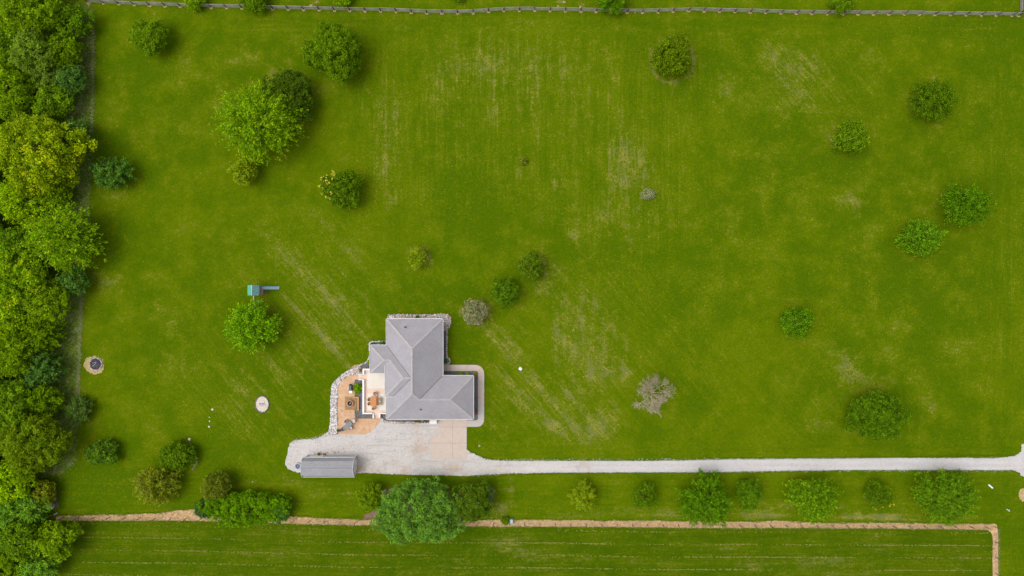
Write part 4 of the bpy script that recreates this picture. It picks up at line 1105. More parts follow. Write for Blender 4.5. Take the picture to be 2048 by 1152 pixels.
# walls under the eaves
ov = .42
wp = [(-19.5 + ov, -4.865 - ov), (-10.84 - ov, -4.865 - ov), (-10.84 - ov, -13.72 - ov), (-6.07 - ov, -13.72 - ov), (-6.07 - ov, -20.39 + ov), (-19.5 + ov, -20.39 + ov), (-19.5 + ov, -13.22 + ov), (-22.04 + ov, -13.22 + ov), (-22.04 + ov, -8.97 - ov), (-19.5 + ov, -8.97 - ov)]
MB().prism(wp, 0, 2.9).build("wall", M_SIDING, house, ho)
MB().box((-19.1, -14.4, 3.2), (.35, 4.4, 1.0)).build("upper_wall", M_SIDING, house, ho)
MB().box((-18.75, -16.6, 3.25), (.75, .22, .9)).build("upper_wall", M_SIDING, house, ho)
def window(x, y, z, w, h, axis, out):
    m = MB(); mp = MB()
    if axis == 'x':
        m.box((x, y, z), (w + .16, .06, h + .16)); mp.box((x, y + out * .035, z), (w, .02, h))
    else:
        m.box((x, y, z), (.06, w + .16, h + .16)); mp.box((x + out * .035, y, z), (.02, w, h))
    f = m.build("window", M_TRIM, house, ho); g = mp.build("pane", M_GLASS, f)
    for v in g.data.vertices: v.co -= Vector(ho)
for x in (-17.6, -15.2, -12.8): window(x, -4.865 - ov + .03, 1.6, 1.3, 1.3, 'x', 1)
for y in (-6.8, -9.2, -11.6): window(-10.84 - ov + .03, y, 1.6, 1.2, 1.4, 'y', 1)
for y in (-16, -18.2): window(-6.07 - ov + .03, y, 1.7, 1.0, 1.1, 'y', 1)
for x in (-17.6, -15.3): window(x, -20.39 + ov - .03, 1.6, 1.2, 1.2, 'x', -1)
window(-22.04 + ov - .03, -11.1, 1.6, 1.3, 1.3, 'y', -1)
MB().box((-19.5 + ov - .03, -15.2, 1.65), (.06, 1.7, 2.1)).build("patio_door", M_GLASS, house, ho)
MB().box((-9.6, -20.39 + ov - .03, 1.15), (4.3, .06, 2.2)).build("garage_door", M_WHITE, house, ho)
MB().box((-10.3, -13.72 - ov + .03, 1.1), (1.0, .06, 2.1)).build("front_door", M_TEAK, house, ho)
for (x, y, zb) in ((P(809.5, 654.5, 4.4)[0], P(809.5, 654.5, 4.4)[1], 4.1), (P(841, 820, 4.5)[0], P(841, 820, 4.5)[1], 4.05)):
    MB().tube((x, y, zb - .3), (x, y, zb + .42), .06, n=10).tube((x, y, zb - .05), (x, y, zb + .05), .13, .08, 10).build("vent_pipe", M_DARK, house, ho)

# ------------------------------------------------------------------ raised terrace west of the house
TZ = .60
ter = thing("terrace", P(748, 783), "raised cream terrace with low white walls on the west side of the house", "terrace")
to = P(748, 783)
def slab_px(m, x0, y0, x1, y1, z0, z1):
    a, b = P(x0, y0, z1), P(x1, y1, z1)
    m.box(((a[0] + b[0]) / 2, (a[1] + b[1]) / 2, (z0 + z1) / 2), (abs(b[0] - a[0]), abs(a[1] - b[1]), z1 - z0)); return m
slab_px(MB(), 727, 740, 777, 828, 0, TZ - .02).build("base", M_WHITE, ter, to)
# paving squares
pav = [(M_DECKP, 728.6, 741, 734, 826.0), (M_DECKP, 734, 741, 774, 746), (M_DECKP, 734, 777, 774, 787), (M_DECKP, 734, 820, 774, 826.0)]
for mat, x0, y0, x1, y1 in pav: slab_px(MB(), x0 + .1, y0 + .1, x1 - .1, y1 - .1, TZ - .03, TZ).build("border_paving", mat, ter, to)
for (ya, yb) in ((746, 761.5), (761.5, 777), (787, 803.5), (803.5, 820)):
    for (xa, xb) in ((734, 747), (747, 760), (760, 774)):
        slab_px(MB(), xa + .1, ya + .1, xb - .1, yb - .1, TZ - .03, TZ + .002).build("paving", M_DECK, ter, to)
WH = TZ + .42
for (x0, y0, x1, y1) in [(724.6, 759.0, 728.4, 828.2), (724.8, 737.4, 728.2, 749.4), (728.2, 737.4, 741, 740.6), (716.5, 748.2, 724.8, 750.2), (716.5, 758.2, 724.6, 760.3), (728.4, 825.6, 745, 828.2), (745, 825.6, 747.8, 836.6), (758, 825.6, 760.6, 836.6), (760.6, 825.6, 772.5, 828.2)]:
    slab_px(MB(), x0, y0, x1, y1, 0, WH if (x1 - x0 > 3 or y1 - y0 > 12) else WH - .25).build("parapet_wall", M_WHITE, ter, to, bevel=.015)
for i in range(3):
    slab_px(MB(), 725.5 - (i + 1) * 2.7, 750.3, 725.5 - i * 2.7, 758.1, 0, TZ - .15 * (i + 1) + (0.0)).build("step", M_DECKP, ter, to)
    slab_px(MB(), 747.9, 828 + i * 2.7, 757.9, 828 + (i + 1) * 2.7, 0, TZ - .15 * (i + 1)).build("step", M_DECKP, ter, to)
slab_px(MB(), 724.6, 750.3, 728.4, 758.9, 0, TZ - .004).build("landing", M_DECKP, ter, to)
slab_px(MB(), 747.9, 824, 757.9, 828, 0, TZ - .006).build("landing", M_DECKP, ter, to)

# lower patio and beds
pat = [(674.7, 774), (681.7, 761.7), (694, 751), (706.7, 747.8), (718.5, 748.5), (724.6, 750), (724.6, 760), (709.4, 760), (709.4, 831), (711, 835), (714, 837), (745, 837), (761, 835.5), (762, 839), (758, 845), (749.7, 856), (740, 864.4), (729, 868.6), (681.7, 868.6), (675.4, 866)]
ground_poly("patio", pat, .060, M_STAMP, "terracotta stamped concrete patio below the terrace", thick=.06)
ground_poly("slate_bed", [(709.6, 759), (727, 759), (727, 828), (746, 828), (746, 836.6), (714, 836.6), (711, 834.5), (709.6, 831)], .075, M_DARKGRAVEL, "dark slate chip bed between patio and terrace", thick=.08)
rock_w = [(663, 778), (662, 805), (662, 831), (660.5, 848), (658, 861.7), (654, 867), (664, 869), (675, 867), (674.7, 774), (681.7, 761.7), (694, 751), (706.7, 747.8), (718.5, 748.0), (724, 748), (724.5, 737.5), (717.8, 732.5), (702.5, 738), (685.8, 747.8), (670.6, 761.7), (664.3, 770)]
ground_poly("rock_bed_base", rock_w, .016, M_PEA, "pale pebbly ground under the curved band of river rock")
X, Y = poly_points(rock_w, 3000)
rocks("river_rocks", X, Y, .21, PALE, "curved band of pale river rock round the patio")
X, Y = poly_points([(716, 733), (724, 737), (723, 747), (708, 747), (705, 740)], 160)
rocks("reddish_river_rocks", X, Y, .18, RED, "mixed reddish rocks at the band's north end", z0=.1)
ground_poly("clay_patch", chaikin([(702, 737), (706, 731), (714, 729), (720, 729), (716, 733), (708, 736)], 1), .018, M_DIRT, "orange bare clay patch by the rock band")
# north west corner bed
nwb = [(740, 686), (743, 684), (773, 682.5), (776, 682.5), (776, 700), (748, 700), (748, 740), (724, 738), (719, 732), (729, 727.5), (735.5, 723), (738, 717), (739, 700)]
ground_poly("slate_bed", nwb, .014, M_DARKGRAVEL, "narrow slate bed wrapping the north west wing")
X, Y = line_points([(717, 733), (722, 729), (729, 727), (735.5, 722.5), (738, 716), (738.7, 700), (739.3, 687), (743, 683.6), (757, 682.8), (773, 682.5)], 300, .55)
rocks("border_rocks", X, Y, .15, PALE, "thin line of pale rocks edging the north west bed")
# north bed
nb = [(777, 629.5), (800, 628.6), (840, 629.4), (868, 629), (880, 627.5), (896, 628.5), (902, 635), (902, 648), (898, 655), (894, 658.5), (891, 661), (884, 661), (880, 655), (876, 646), (776, 642), (774, 637)]
ground_poly("rock_bed_base", nb, .014, M_PEA, "pale pebbly ground under the river rock north of the house")
X, Y = poly_points(nb, 2600)
rocks("river_rocks", X, Y, .19, RED, "wide bed of mixed pale and orange river rock along the north wall")
ground_poly("slate_bed", [(880, 655), (893.5, 657), (893.5, 716), (899, 718), (901, 722), (898, 728), (880, 728)], .016, M_DARKGRAVEL, "slate bed along the east wall of the main wing")
X, Y = line_points([(894.5, 656), (893.7, 690), (893.7, 715), (897.5, 716.5), (900.5, 721), (899, 725.5), (895, 727.8), (888, 728)], 330, .5)
rocks("border_rocks", X, Y, .14, PALE, "line of white rocks edging the east bed with a round end")
ground_poly("slate_bed", [(880, 742), (951, 742), (956, 746), (955.6, 835), (954, 838.6), (951, 840.4), (933.8, 840.6), (933.8, 820), (880, 760)], .020, M_DARKGRAVEL, "slate bed wrapping the garage wing inside the walkway")
ground_poly("slate_bed", [(759.5, 827), (862, 827), (861, 843), (800, 843.5), (775, 842.5), (765, 838), (759.5, 834)], .030, M_DARKGRAVEL, "slate bed along the south wall")
X, Y = line_points([(760.5, 833.5), (763, 838), (768, 842.5), (776, 844), (800, 844.8), (830, 845), (858, 844)], 460, .75)
rocks("border_rocks", X, Y, .18, RED, "pale and rust rocks edging the south bed against the gravel yard")
# scattered loose stones along gravel yard's north edge
X, Y = line_points([(580, 885), (605, 879), (642, 873), (656, 865)], 130, 1.6)
rocks("loose_stones", X, Y, .09, PALE, "loose stones along the gravel yard's ragged north west edge", z0=.012, zspread=.01)
X = rng.uniform(572, 930, 900); Y = rng.uniform(862, 946, 900)
k_ = in_poly(gv, X, Y); rocks("gravel_pebbles", X[k_], Y[k_], .09, [(.60, .58, .58), (.34, .31, .29), (.45, .38, .33), (.66, .64, .64)], "coarser pebbles lying in the gravel yard", z0=.012, zspread=.01)
X = rng.uniform(935, 2040, 900); Y = np.where(rng.random(900) < .5, 919 + rng.normal(0, 1.0, 900), 944.5 + rng.normal(0, 1.2, 900)) + np.interp(X, [935, 990, 1100, 1500, 1700, 2040], [0, 1, 0, -1.2, -3, -3])
rocks("driveway_edge_pebbles", X, Y, .10, [(.60, .59, .61), (.5, .49, .5), (.68, .67, .68)], "pebbles spilling off the driveway edges", z0=.012, zspread=.01)

# concrete apron: separate slabs
ap = thing("apron_anchor", P(900, 878), "pinkish concrete apron in front of the garage", "apron")
ap.name = "concrete_apron"; del ap["category"]; ap["kind"] = "structure"
ao = P(900, 878)
def slab_poly(pts, z, mat, name, parent, org, thick=.08):
    return MB().prism([P(x, y)[:2] for x, y in pts], z - thick, z).build(name, mat, parent, org)
g = .18
cells = [((876.5, 836), (905.4 - g, 836), (905.4 - g, 853.6 - g), (876.5, 853.6 - g)), ((905.4 + g, 836), (933.8, 836), (933.8, 853.6 - g), (905.4 + g, 853.6 - g)),
         ((877, 853.6 + g), (905.4 - g, 853.6 + g), (905.4 - g, 886 - g), (861.5, 886 - g), (861.3, 869.5), (872, 869.5), (876.5, 866)), ((905.4 + g, 853.6 + g), (933.6, 853.6 + g), (933.4, 886 - g), (905.4 + g, 886 - g)),
         ((861.5, 886 + g), (905.4 - g, 886 + g), (905.4 - g, 918.4), (862, 917.4)), ((905.4 + g, 886 + g), (933.4, 886 + g), (932.8, 919.2), (905.4 + g, 918.6))]
for c_ in cells: slab_poly(c_, .045 + random.uniform(-.003, .003), M_CONC, "slab", ap, ao)
slab_poly([(877.5, 837), (932.5, 837), (932, 916.5), (863, 916), (862.5, 871), (872.6, 870.4), (877.5, 867)], .034, M_MULCH, "joint_bed", ap, ao, .03)
# walkway slabs round the garage wing
wk = thing("walkway", P(960, 790), "curved concrete walkway around the garage wing", "walkway")
del wk["category"]; wk["kind"] = "structure"; wo_ = P(960, 790)
def arc(cx, cy, r, a0, a1, n):
    return [(cx + r * math.cos(R(a0 + (a1 - a0) * i / n)), cy + r * math.sin(R(a0 + (a1 - a0) * i / n))) for i in range(n + 1)]
outer = [(883, 729.2)] + [(x, 729.6) for x in (900, 917, 934)] + arc(950.5, 747.6, 18, -90, 0, 6) + [(968.3, y) for y in (768, 788, 808, 828)] + arc(954, 839.4, 14.2, 0, 90, 5) + [(944, 853.6), (934, 853.6)]
inner = [(883, 741.8)] + [(x, 741.9) for x in (900, 917, 934)] + arc(951, 746.9, 5, -90, 0, 6) + [(955.9, y) for y in (768, 788, 808, 828)] + arc(951.6, 836.4, 4.2, 0, 90, 5) + [(944, 840.8), (934, 840.8)]
cuts = [0, 1, 2, 3, 7, 11, 12, 13, 14, 15, 19, len(outer) - 1]
cuts = sorted(set(min(c, len(outer) - 1) for c in cuts))
for i in range(len(cuts) - 1):
    a, b = cuts[i], cuts[i + 1]
    o_, n_ = outer[a:b + 1], inner[a:b + 1]
    def pull(L):
        L = [tuple(q) for q in L]; dx, dy = L[1][0] - L[0][0], L[1][1] - L[0][1]; q = math.hypot(dx, dy) or 1
        L[0] = (L[0][0] + dx / q * .16, L[0][1] + dy / q * .16); return L
    slab_poly(pull(o_) + pull(n_)[::-1], .045 + random.uniform(-.003, .003), M_WALK if 0.5 < i / len(cuts) < .95 else M_CONC, "slab", wk, wo_)

# ------------------------------------------------------------------ small planting by the house
def shrub(px, py, r, pal, label, h=.7, ry=None, cr=.22, leaf=.12):
    ry = ry or r; c = P(px, py, h * .6)
    root = thing("shrub", (c[0], c[1], 0), label, "shrub")
    V, F, C = crown_dome(r * S, ry * S, h, cr, leaf, 1.0, *pal)
    np_mesh("foliage", V, F, M_LEAF, root, C)
    MB().tube((0, 0, 0), (0, 0, h * .6), .03, .015, 5).build("stem", M_BARK, root)
shrub(714.8, 775.5, 8.6, ([(.07, .17, .004), (.10, .21, .006)], [1, 1]), "bright green boxy shrub behind the grill", 1.1, 7.6, .28, .14)
shrub(713.6, 784.5, 3, ([(.07, .17, .004), (.10, .21, .006)], [1, 1]), "small offshoot shrub just south of the boxy shrub", .6)
shrub(766.5, 686.7, 6.4, ([(.03, .10, .004), (.05, .13, .006)], [1, 1]), "clipped dark green shrub against the main wing's west wall", 1.0, 3.8)
shrub(745, 688.5, 3.6, ([(.03, .09, .01), (.05, .12, .01)], [1, 1]), "low shrub at the north west bed's corner", .6, 2.6)
shrub(738.5, 708, 1.8, K_YELLOW, "upper yellow-green shrub on the north west wing's west side", .6, 5)
shrub(738.3, 724, 2.0, K_YELLOW, "lower yellow-green shrub next to the terrace's north wall", .6, 4.5)
shrub(888, 722.8, 3.8, K_BLUE, "dark teal shrub where the east bed ends at the walkway", .7, 3.2)
shrub(834.8, 634, 2.2, K_DARK, "single tuft shrub in the north rock bed", .5)
shrub(921.3, 746.8, 3.4, K_BRIGHT, "larger green perennial in the garage bed's north side", .5)
shrub(934.5, 747.3, 2.7, K_BRIGHT, "smaller green perennial next east in the garage bed", .4)
shrub(950.3, 746.6, 2.6, ([(.30, .28, .03), (.18, .20, .02)], [1, 1]), "yellow flowering perennial at the garage bed's corner", .4)
shrub(950.8, 755.5, 3.0, ([(.16, .13, .12), (.22, .18, .15), (.08, .09, .05)], [1, 1, 1]), "withered brown plant just below the bed's corner", .35)
shrub(951.5, 825, 3.2, ([(.20, .12, .11), (.14, .11, .10), (.26, .18, .16)], [1, 1, 1]), "dusky red plant near the garage bed's south end", .35, 4.2)
shrub(722, 741, 3, ([(.18, .16, .05), (.28, .18, .06), (.08, .12, .02)], [1, 1, 1]), "ragged tan-leaved plant among rocks by the terrace corner", .5)
for (x, y, r_) in [(833, 841.5, 2.4), (840, 842.2, 2), (853, 842, 2.2)]:
    shrub(x, y, r_, ([(.22, .09, .045), (.12, .10, .05), (.06, .10, .02)], [1, 1, 2]), {833: "rust coloured plant west of the black condenser", 840: "rust coloured plant touching the black condenser", 853: "rust coloured plant between condenser and white cabinet"}[x], .35)
c = P(846, 840.3)
cu = thing("condenser_unit", c, "round black condenser unit by the south wall", "condenser")
MB().lathe([(.30, 0), (.32, .05), (.32, .62), (.28, .68)], n=16).build("casing", M_DARK, cu)
MB().lathe([(.20, .682), (.20, .70)], n=12).build("fan_guard", M_LID, cu)
c = P(867.5, 842.3)
wc = thing("utility_cabinet", c, "white rounded cabinet against the wall beside the garage", "cabinet")
MB().box((0, 0, .38), (1.05, .56, .76)).build("body", M_TRIM, wc, bevel=.08)
MB().box((0, 0, .79), (1.10, .60, .05)).build("lid", M_WHITE, wc, bevel=.02)
for sx in (-.4, .4): MB().box((sx, -.29, .55), (.10, .03, .05)).build("latch", M_SILVER, wc)

# ------------------------------------------------------------------ furniture
def P2(px, py, z): a = P(px, py, z + .6); return (a[0], a[1], z)
c = P2(747.6, 802.6, TZ)
dt = thing("dining_table", c, "rectangular orange wooden dining table on the terrace", "table")
for i in range(5): MB().box((-.36 + i * .18, 0, .74), (.168, 1.52, .04)).build("plank", M_TEAK, dt, bevel=.005)
MB().box((0, 0, .68), (.76, 1.36, .08)).build("apron", M_TEAK, dt)
for sx in (-.36, .36):
    for sy in (-.66, .66): MB().box((sx, sy, .33), (.07, .07, .66)).build("leg", M_TEAK, dt)
def chair(name, loc, rz, label, seatm, frame, w=.52, group=None):
    t = thing(name, loc, label, "chair", group, rz)
    MB().box((0, 0, .43), (w, w, .07), taper=.96).build("seat", seatm, t, bevel=.03)
    m = MB()
    for i in range(7):
        a = R(200 + i * 140 / 6); x0, y0 = .27 * w / .5 * math.cos(a), .27 * w / .5 * math.sin(a)
        m.box((x0, y0, .66), (.13, .035, .40), a + math.pi / 2)
    m.build("backrest", seatm, t)
    for s in (-1, 1):
        MB().box((s * w * .52, .0, .64), (.05, w * .85, .04)).build("armrest", frame, t)
        MB().tube((s * w * .46, .22, 0), (s * w * .46, .2, .42), .02).build("leg", frame, t)
        MB().tube((s * w * .46, -.24, 0), (s * w * .46, -.2, .42), .02).build("leg", frame, t)
    return t
wick = [(738.8, 798.8, -90, "tan wicker chair at the table's west side, upper"), (738.8, 807.4, -90, "tan wicker chair at the table's west side, lower"),
        (755.8, 798.8, 90, "tan wicker chair at the table's east side, upper"), (755.8, 807.4, 90, "tan wicker chair at the table's east side, lower"),
        (747.2, 816.4, 0, "tan wicker chair at the table's south end")]
proto = None
for (x, y, rz, lab) in wick:
    loc = P2(x, y, TZ)
    if proto is None: proto = chair("wicker_chair", loc, R(rz), lab, M_WICKER, M_WICKER, .46, "wicker chairs round the terrace table")
    else: copy_thing(proto, loc, R(rz), lab)
chair("wicker_chair", P2(750, 788.2, TZ), R(180), "white framed chair with tan cushion at the table's north end", M_WICKER, M_WHITECUSH, .56, "wicker chairs round the terrace table")
# white bench behind the east chairs
b = thing("bench", P2(758.6, 803.2, TZ), "white narrow bench behind the east side chairs", "bench")
MB().box((0, 0, .42), (.34, 1.35, .05)).build("seat", M_WHITECUSH, b, bevel=.01)
MB().box((.17, 0, .68), (.04, 1.35, .42)).build("backrest", M_WHITECUSH, b, bevel=.01)
for sy in (-.6, .6): MB().box((0, sy, .2), (.28, .05, .4)).build("leg", M_WHITECUSH, b)

GZ = .06
c = P2(696, 850.5, GZ); ang = R(38)
gt = thing("patio_table", c, "grey slatted metal table set at an angle on the lower patio", "table", rz=ang)
for i in range(5): MB().box((0, -.28 + i * .14, .72), (1.40, .125, .03)).build("slat", M_GREYMETAL, gt)
MB().box((0, 0, .68), (1.3, .6, .05)).build("frame", M_GREYMETAL, gt)
for sx in (-.55, .55):
    for sy in (-.27, .27): MB().box((sx, sy, .33), (.05, .05, .66)).build("leg", M_GREYMETAL, gt)
def on_table(dx, dy): return (c[0] + dx * math.cos(ang) - dy * math.sin(ang), c[1] + dx * math.sin(ang) + dy * math.cos(ang), GZ)
chair("patio_chair", on_table(1.12, .02), ang + R(90), "cushioned pale chair at the grey table's north east end", M_GREYCUSH, M_GREYMETAL, .62, "chairs of the grey patio table")
chair("patio_chair", on_table(.15, .62), ang + R(180), "dark grey chair on the grey table's north west side", M_GREYMETAL, M_GREYMETAL, .5, "chairs of the grey patio table")
chair("patio_chair", on_table(.05, -.62), ang + R(0), "pale seated chair on the grey table's south east side", M_GREYCUSH, M_GREYMETAL, .5, "chairs of the grey patio table")
chair("patio_chair", on_table(-.98, 0), ang + R(-90), "grey chair at the grey table's south west end by the rocks", M_GREYMETAL, M_GREYMETAL, .54, "chairs of the grey patio table")
# grill
c = P2(701.8, 775.8, GZ)
gr = thing("grill", c, "dark grey barbecue grill beside the boxy shrub", "grill")
m = MB(); n = 7
prof = [(.30 * math.cos(R(180 * i / n)), .28 * math.sin(R(180 * i / n))) for i in range(n + 1)]
vs = [(x, -.42, .85 + z) for x, z in prof] + [(x, .42, .85 + z) for x, z in prof]
m.add(vs, [(i, i + 1, n + 2 + i, n + 1 + i)[::-1] for i in range(n)] + [tuple(range(n + 1)), tuple(range(2 * n + 1, n, -1))])
m.build("lid", M_LID, gr)
MB().box((0, 0, .62), (.56, .82, .44)).build("firebox", M_DARK, gr, bevel=.02)
MB().box((.0, -.60, .82), (.42, .34, .04)).build("side_shelf", M_SILVER, gr)
MB().box((.0, .55, .82), (.42, .24, .04)).build("side_shelf", M_DARK, gr)
MB().tube((-.33, -.3, .92), (-.33, .3, .92), .02).build("handle", M_SILVER, gr)
for sx in (-.22, .22):
    for sy in (-.36, .36): MB().box((sx, sy, .2), (.05, .05, .42)).build("leg", M_DARK, gr)
# fire bowl and its paved square
c = P(704, 806.5)
pd = thing("fire_pit_surround", (c[0], c[1], GZ), "square tan paver pad with orange seat wall on the patio", "seating area")
for i in range(5):
    for j in range(6):
        MB().box((-.94 + i * .38, -.88 + j * .352, .02), (.365, .337, .05)).build("paver", M_PAD if (i * 7 + j * 3) % 4 else M_TANBLOCK, pd)
for j in range(6): MB().box((1.06, -.90 + j * .36, .2), (.22, .345, .42)).build("wall_block", M_ORANGEBLOCK, pd, bevel=.01)
for i in range(2):
    for sy in (-1, 1): MB().box((.78 - i * .32, sy * 1.00, .2), (.30, .17, .40)).build("wall_block", M_ORANGEBLOCK if sy > 0 else M_TANBLOCK, pd, bevel=.01)
c = P(699.9, 806.9, .4)
fp = thing("fire_bowl", (c[0], c[1], GZ + .045), "round terracotta block fire pit on the square pad", "fire pit")
for i in range(14):
    a = 6.283 * i / 14
    MB().box((.46 * math.cos(a), .46 * math.sin(a), .19), (.15, .195, .38), a).build("block", M_CLAY, fp, bevel=.01)
MB().lathe([(.375, .05), (.375, .36), (.33, .36), (.33, .08)], n=20).build("liner", M_DARK, fp)
MB().lathe([(.32, .0), (.32, .14)], n=16).build("ash", M_ASH, fp)
for i in range(3): MB().tube((-.15 + i * .06, -.16 + i * .03, .17 + .02 * i), (.1 + .03 * i, .14 - .04 * i, .2), .045, n=6).build("log", M_LOG, fp)
# pots at the patio's south west corner
c = P(676.8, 861, .3)
pt = thing("plant_pot", (c[0], c[1], GZ), "terracotta pot at the patio's south west corner", "pot")
MB().lathe([(.13, 0), (.21, .34), (.235, .36), (.235, .42), (.19, .42), (.18, .34)], n=16).build("vessel", M_RUST, pt)
V, F, C = crown_dome(.20, .20, .3, .1, .08, 1, [(.16, .13, .04), (.09, .12, .02)], [1, 1]); V[:, 2] += .32
np_mesh("foliage", V, F, M_LEAF, pt, C)
c = P(680.4, 861, .2)
pt = thing("lantern", (c[0], c[1], GZ), "small dark lantern beside the terracotta pot", "lantern")
MB().box((0, 0, .16), (.18, .18, .28)).build("body", M_DARK, pt); MB().box((0, 0, .34), (.24, .24, .08), taper=.3).build("roof", M_DARK, pt)

# ------------------------------------------------------------------ the shed
sx0, sx1, syN, syS = -32.70, -24.86, -26.76, -29.50
sc = ((sx0 + sx1) / 2, (syN + syS) / 2, 0)
shed = thing("shed", sc, "long shed with grey gambrel roof standing in the gravel yard", "shed")
prof = [(-26.60, 2.10), (-26.97, 2.92), (-28.13, 3.50), (-29.29, 2.92), (-29.66, 2.10)]
ex0, ex1 = sx0 - .10, sx1 + .14
m = MB().prism([(sx0, syS), (sx1, syS), (sx1, syN), (sx0, syN)], 0, 2.08); m.build("wall", M_SHEDWALL, shed, sc)
for xx in (sx0 + .03, sx1 - .03):
    g_ = MB(); a = [(xx, syN, 2.08), (xx, -27.03, 2.86), (xx, -28.13, 3.42), (xx, -29.23, 2.86), (xx, syS, 2.08)]
    b_ = [(x - .06 * (1 if xx > -28 else -1), y, z) for x, y, z in a]
    g_.add(a, [(0, 1, 2, 3, 4)] if xx < -28 else [(4, 3, 2, 1, 0)]); g_.add(b_, [(4, 3, 2, 1, 0)] if xx < -28 else [(0, 1, 2, 3, 4)]); g_.build("gable", M_SHEDWALL, shed, sc)
for i in range(4):
    (ya, za), (yb, zb) = prof[i], prof[i + 1]
    m = MB(); t_ = .07
    v = [(ex0, ya, za), (ex1, ya, za), (ex1, yb, zb), (ex0, yb, zb)]; w = [(x, y, z - t_) for x, y, z in v]
    m.add(v + w, [(0, 1, 2, 3), (7, 6, 5, 4), (0, 4, 5, 1), (1, 5, 6, 2), (2, 6, 7, 3), (3, 7, 4, 0)])
    o = m.build("roof_panel", M_SHED_ROOF, shed, sc)
m = MB()
for i in range(26):
    x = ex0 + (ex1 - ex0) * i / 26
    m.box((x + .15, -28.13, 3.515), (.32, .26, .03), 0, 0)
m.build("ridge_cap", M_SHED_ROOF, shed, sc)
for xx in (ex0 - .02, ex1 + .02):
    m = MB()
    for i in range(4):
        (ya, za), (yb, zb) = prof[i], prof[i + 1]; L = math.hypot(yb - ya, zb - za)
        m.box((xx, (ya + yb) / 2, (za + zb) / 2 - .04), (.04, L, .16), 0, math.atan2(zb - za, yb - ya))
    m.build("rake_trim", M_TRIM, shed, sc)
MB().box(((ex0 + ex1) / 2, -26.57, 2.06), (ex1 - ex0, .05, .12)).build("fascia", M_TRIM, shed, sc)
MB().box(((ex0 + ex1) / 2, -29.69, 2.06), (ex1 - ex0, .05, .12)).build("fascia", M_TRIM, shed, sc)
for (x, y) in ((sx0, syN), (sx1, syN), (sx0, syS), (sx1, syS)): MB().box((x, y, 1.02), (.12, .12, 2.03)).build("corner_trim", M_TRIM, shed, sc)
dx = (636.5 - 1024) * S
for s in (-1, 1):
    dd_ = MB().box((dx + s * .52, syN + .045, 1.0), (1.02, .07, 1.98)).build("door", M_WHITE, shed, sc)
    hh = MB().box((dx + s * .09 - sc[0], syN + .10 - sc[1], 1.05), (.03, .05, .2)).build("handle", M_DARK, dd_)
wx = (620 - 1024) * S
w_ = MB().box((wx, syN + .02, 1.35), (.74, .06, .74)).build("window", M_TRIM, shed, sc)
MB().box((wx - sc[0], syN + .055 - sc[1], 1.35), (.6, .02, .6)).build("pane", M_GLASS, w_)
for yy in (-27.7, -28.65): MB().box((sx1 + .04, yy, 1.05), (.06, .92, 2.0)).build("end_door", M_WHITE, shed, sc)
MB().box((sx1 + .085, -28.17, 1.1), (.03, .06, .3)).build("latch", M_DARK, shed, sc)

# things beside the shed
c = P(626.5, 907.5); o = thing("bucket", c, "white bucket lying by the shed's north wall", "bucket")
MB().tube((-.22, 0, .14), (.18, .05, .15), .14, .12, 12).build("pail", M_TRIM, o)
MB().tube((-.22, -.13, .14), (-.30, 0, .22), .008, n=4).build("handle", M_SILVER, o)
c = P(639.2, 906.8); o = thing("planter", c, "rusty brown planter beside the white shed door", "planter")
MB().lathe([(.12, 0), (.18, .22), (.18, .28), (.14, .28), (.13, .2)], n=12).build("vessel", M_RUST, o)
V, F, C = crown_dome(.2, .2, .3, .1, .09, 1, [(.06, .10, .02), (.20, .10, .03)], [1, 1]); V[:, 2] += .2; np_mesh("foliage", V, F, M_LEAF, o, C)
c = P(649, 907.6); o = thing("firewood_pile", c, "short stack of brown firewood at the shed's north wall", "firewood")
for i in range(5): MB().tube((-.25 + .02 * i, -.1 + .07 * (i % 3), .06 + .1 * (i // 3)), (.25, -.08 + .07 * (i % 3), .06 + .1 * (i // 3)), .05, n=6).build("log", M_RUST, o)
c = P(595.8, 932.4, .3); o = thing("metal_fire_ring", (c[0], c[1], .012), "pale blue round ring with dark grate at the shed's west end", "fire ring")
MB().lathe([(.50, 0), (.52, .30), (.50, .34), (.38, .34), (.36, .30), (.36, .02)], n=24).build("rim", M_TUB, o, smooth=False)
MB().lathe([(.36, .02), (.36, .20)], n=20).build("filling", M_LID, o)
m = MB()
for i in range(6): a = math.pi * i / 6; m.box((0, 0, .24), (.70, .015, .015), a)
m.build("grate", M_DARK, o); MB().lathe([(.05, .2), (.05, .27)], n=10).build("hub", M_SILVER, o)

# ------------------------------------------------------------------ stone fire ring and round bed out in the lawn
c = P(192.3, 728); o = thing("stone_fire_ring", c, "stone ringed fire pit with ashes on sandy ground", "fire pit")
for i in range(26):
    a = 6.283 * i / 26
    MB().box((0, 0, 0), (.22, .22, .20), taper=.78).build("stone", [M_GREYCUSH, M_LOG, M_TUB, M_CLAY][0 if i % 3 else (1 if i % 2 else 3 if i % 9 == 0 else 1)], o, bevel=.03)
    s_ = bpy.data.objects[-1] if False else None
st = [x for x in children_of(o)]
for i, s_ in enumerate(st):
    a = 6.283 * i / len(st); s_.location = (.98 * math.cos(a), .98 * math.sin(a), .11); s_.rotation_euler = (0, 0, a + random.uniform(-.2, .2)); s_.scale = (random.uniform(.8, 1.15), random.uniform(.85, 1.1), random.uniform(.8, 1.2))
MB().lathe([(.88, 0), (.90, .05), (.5, .09)], n=22, wob=.03).build("ash_bed", M_ASH, o)
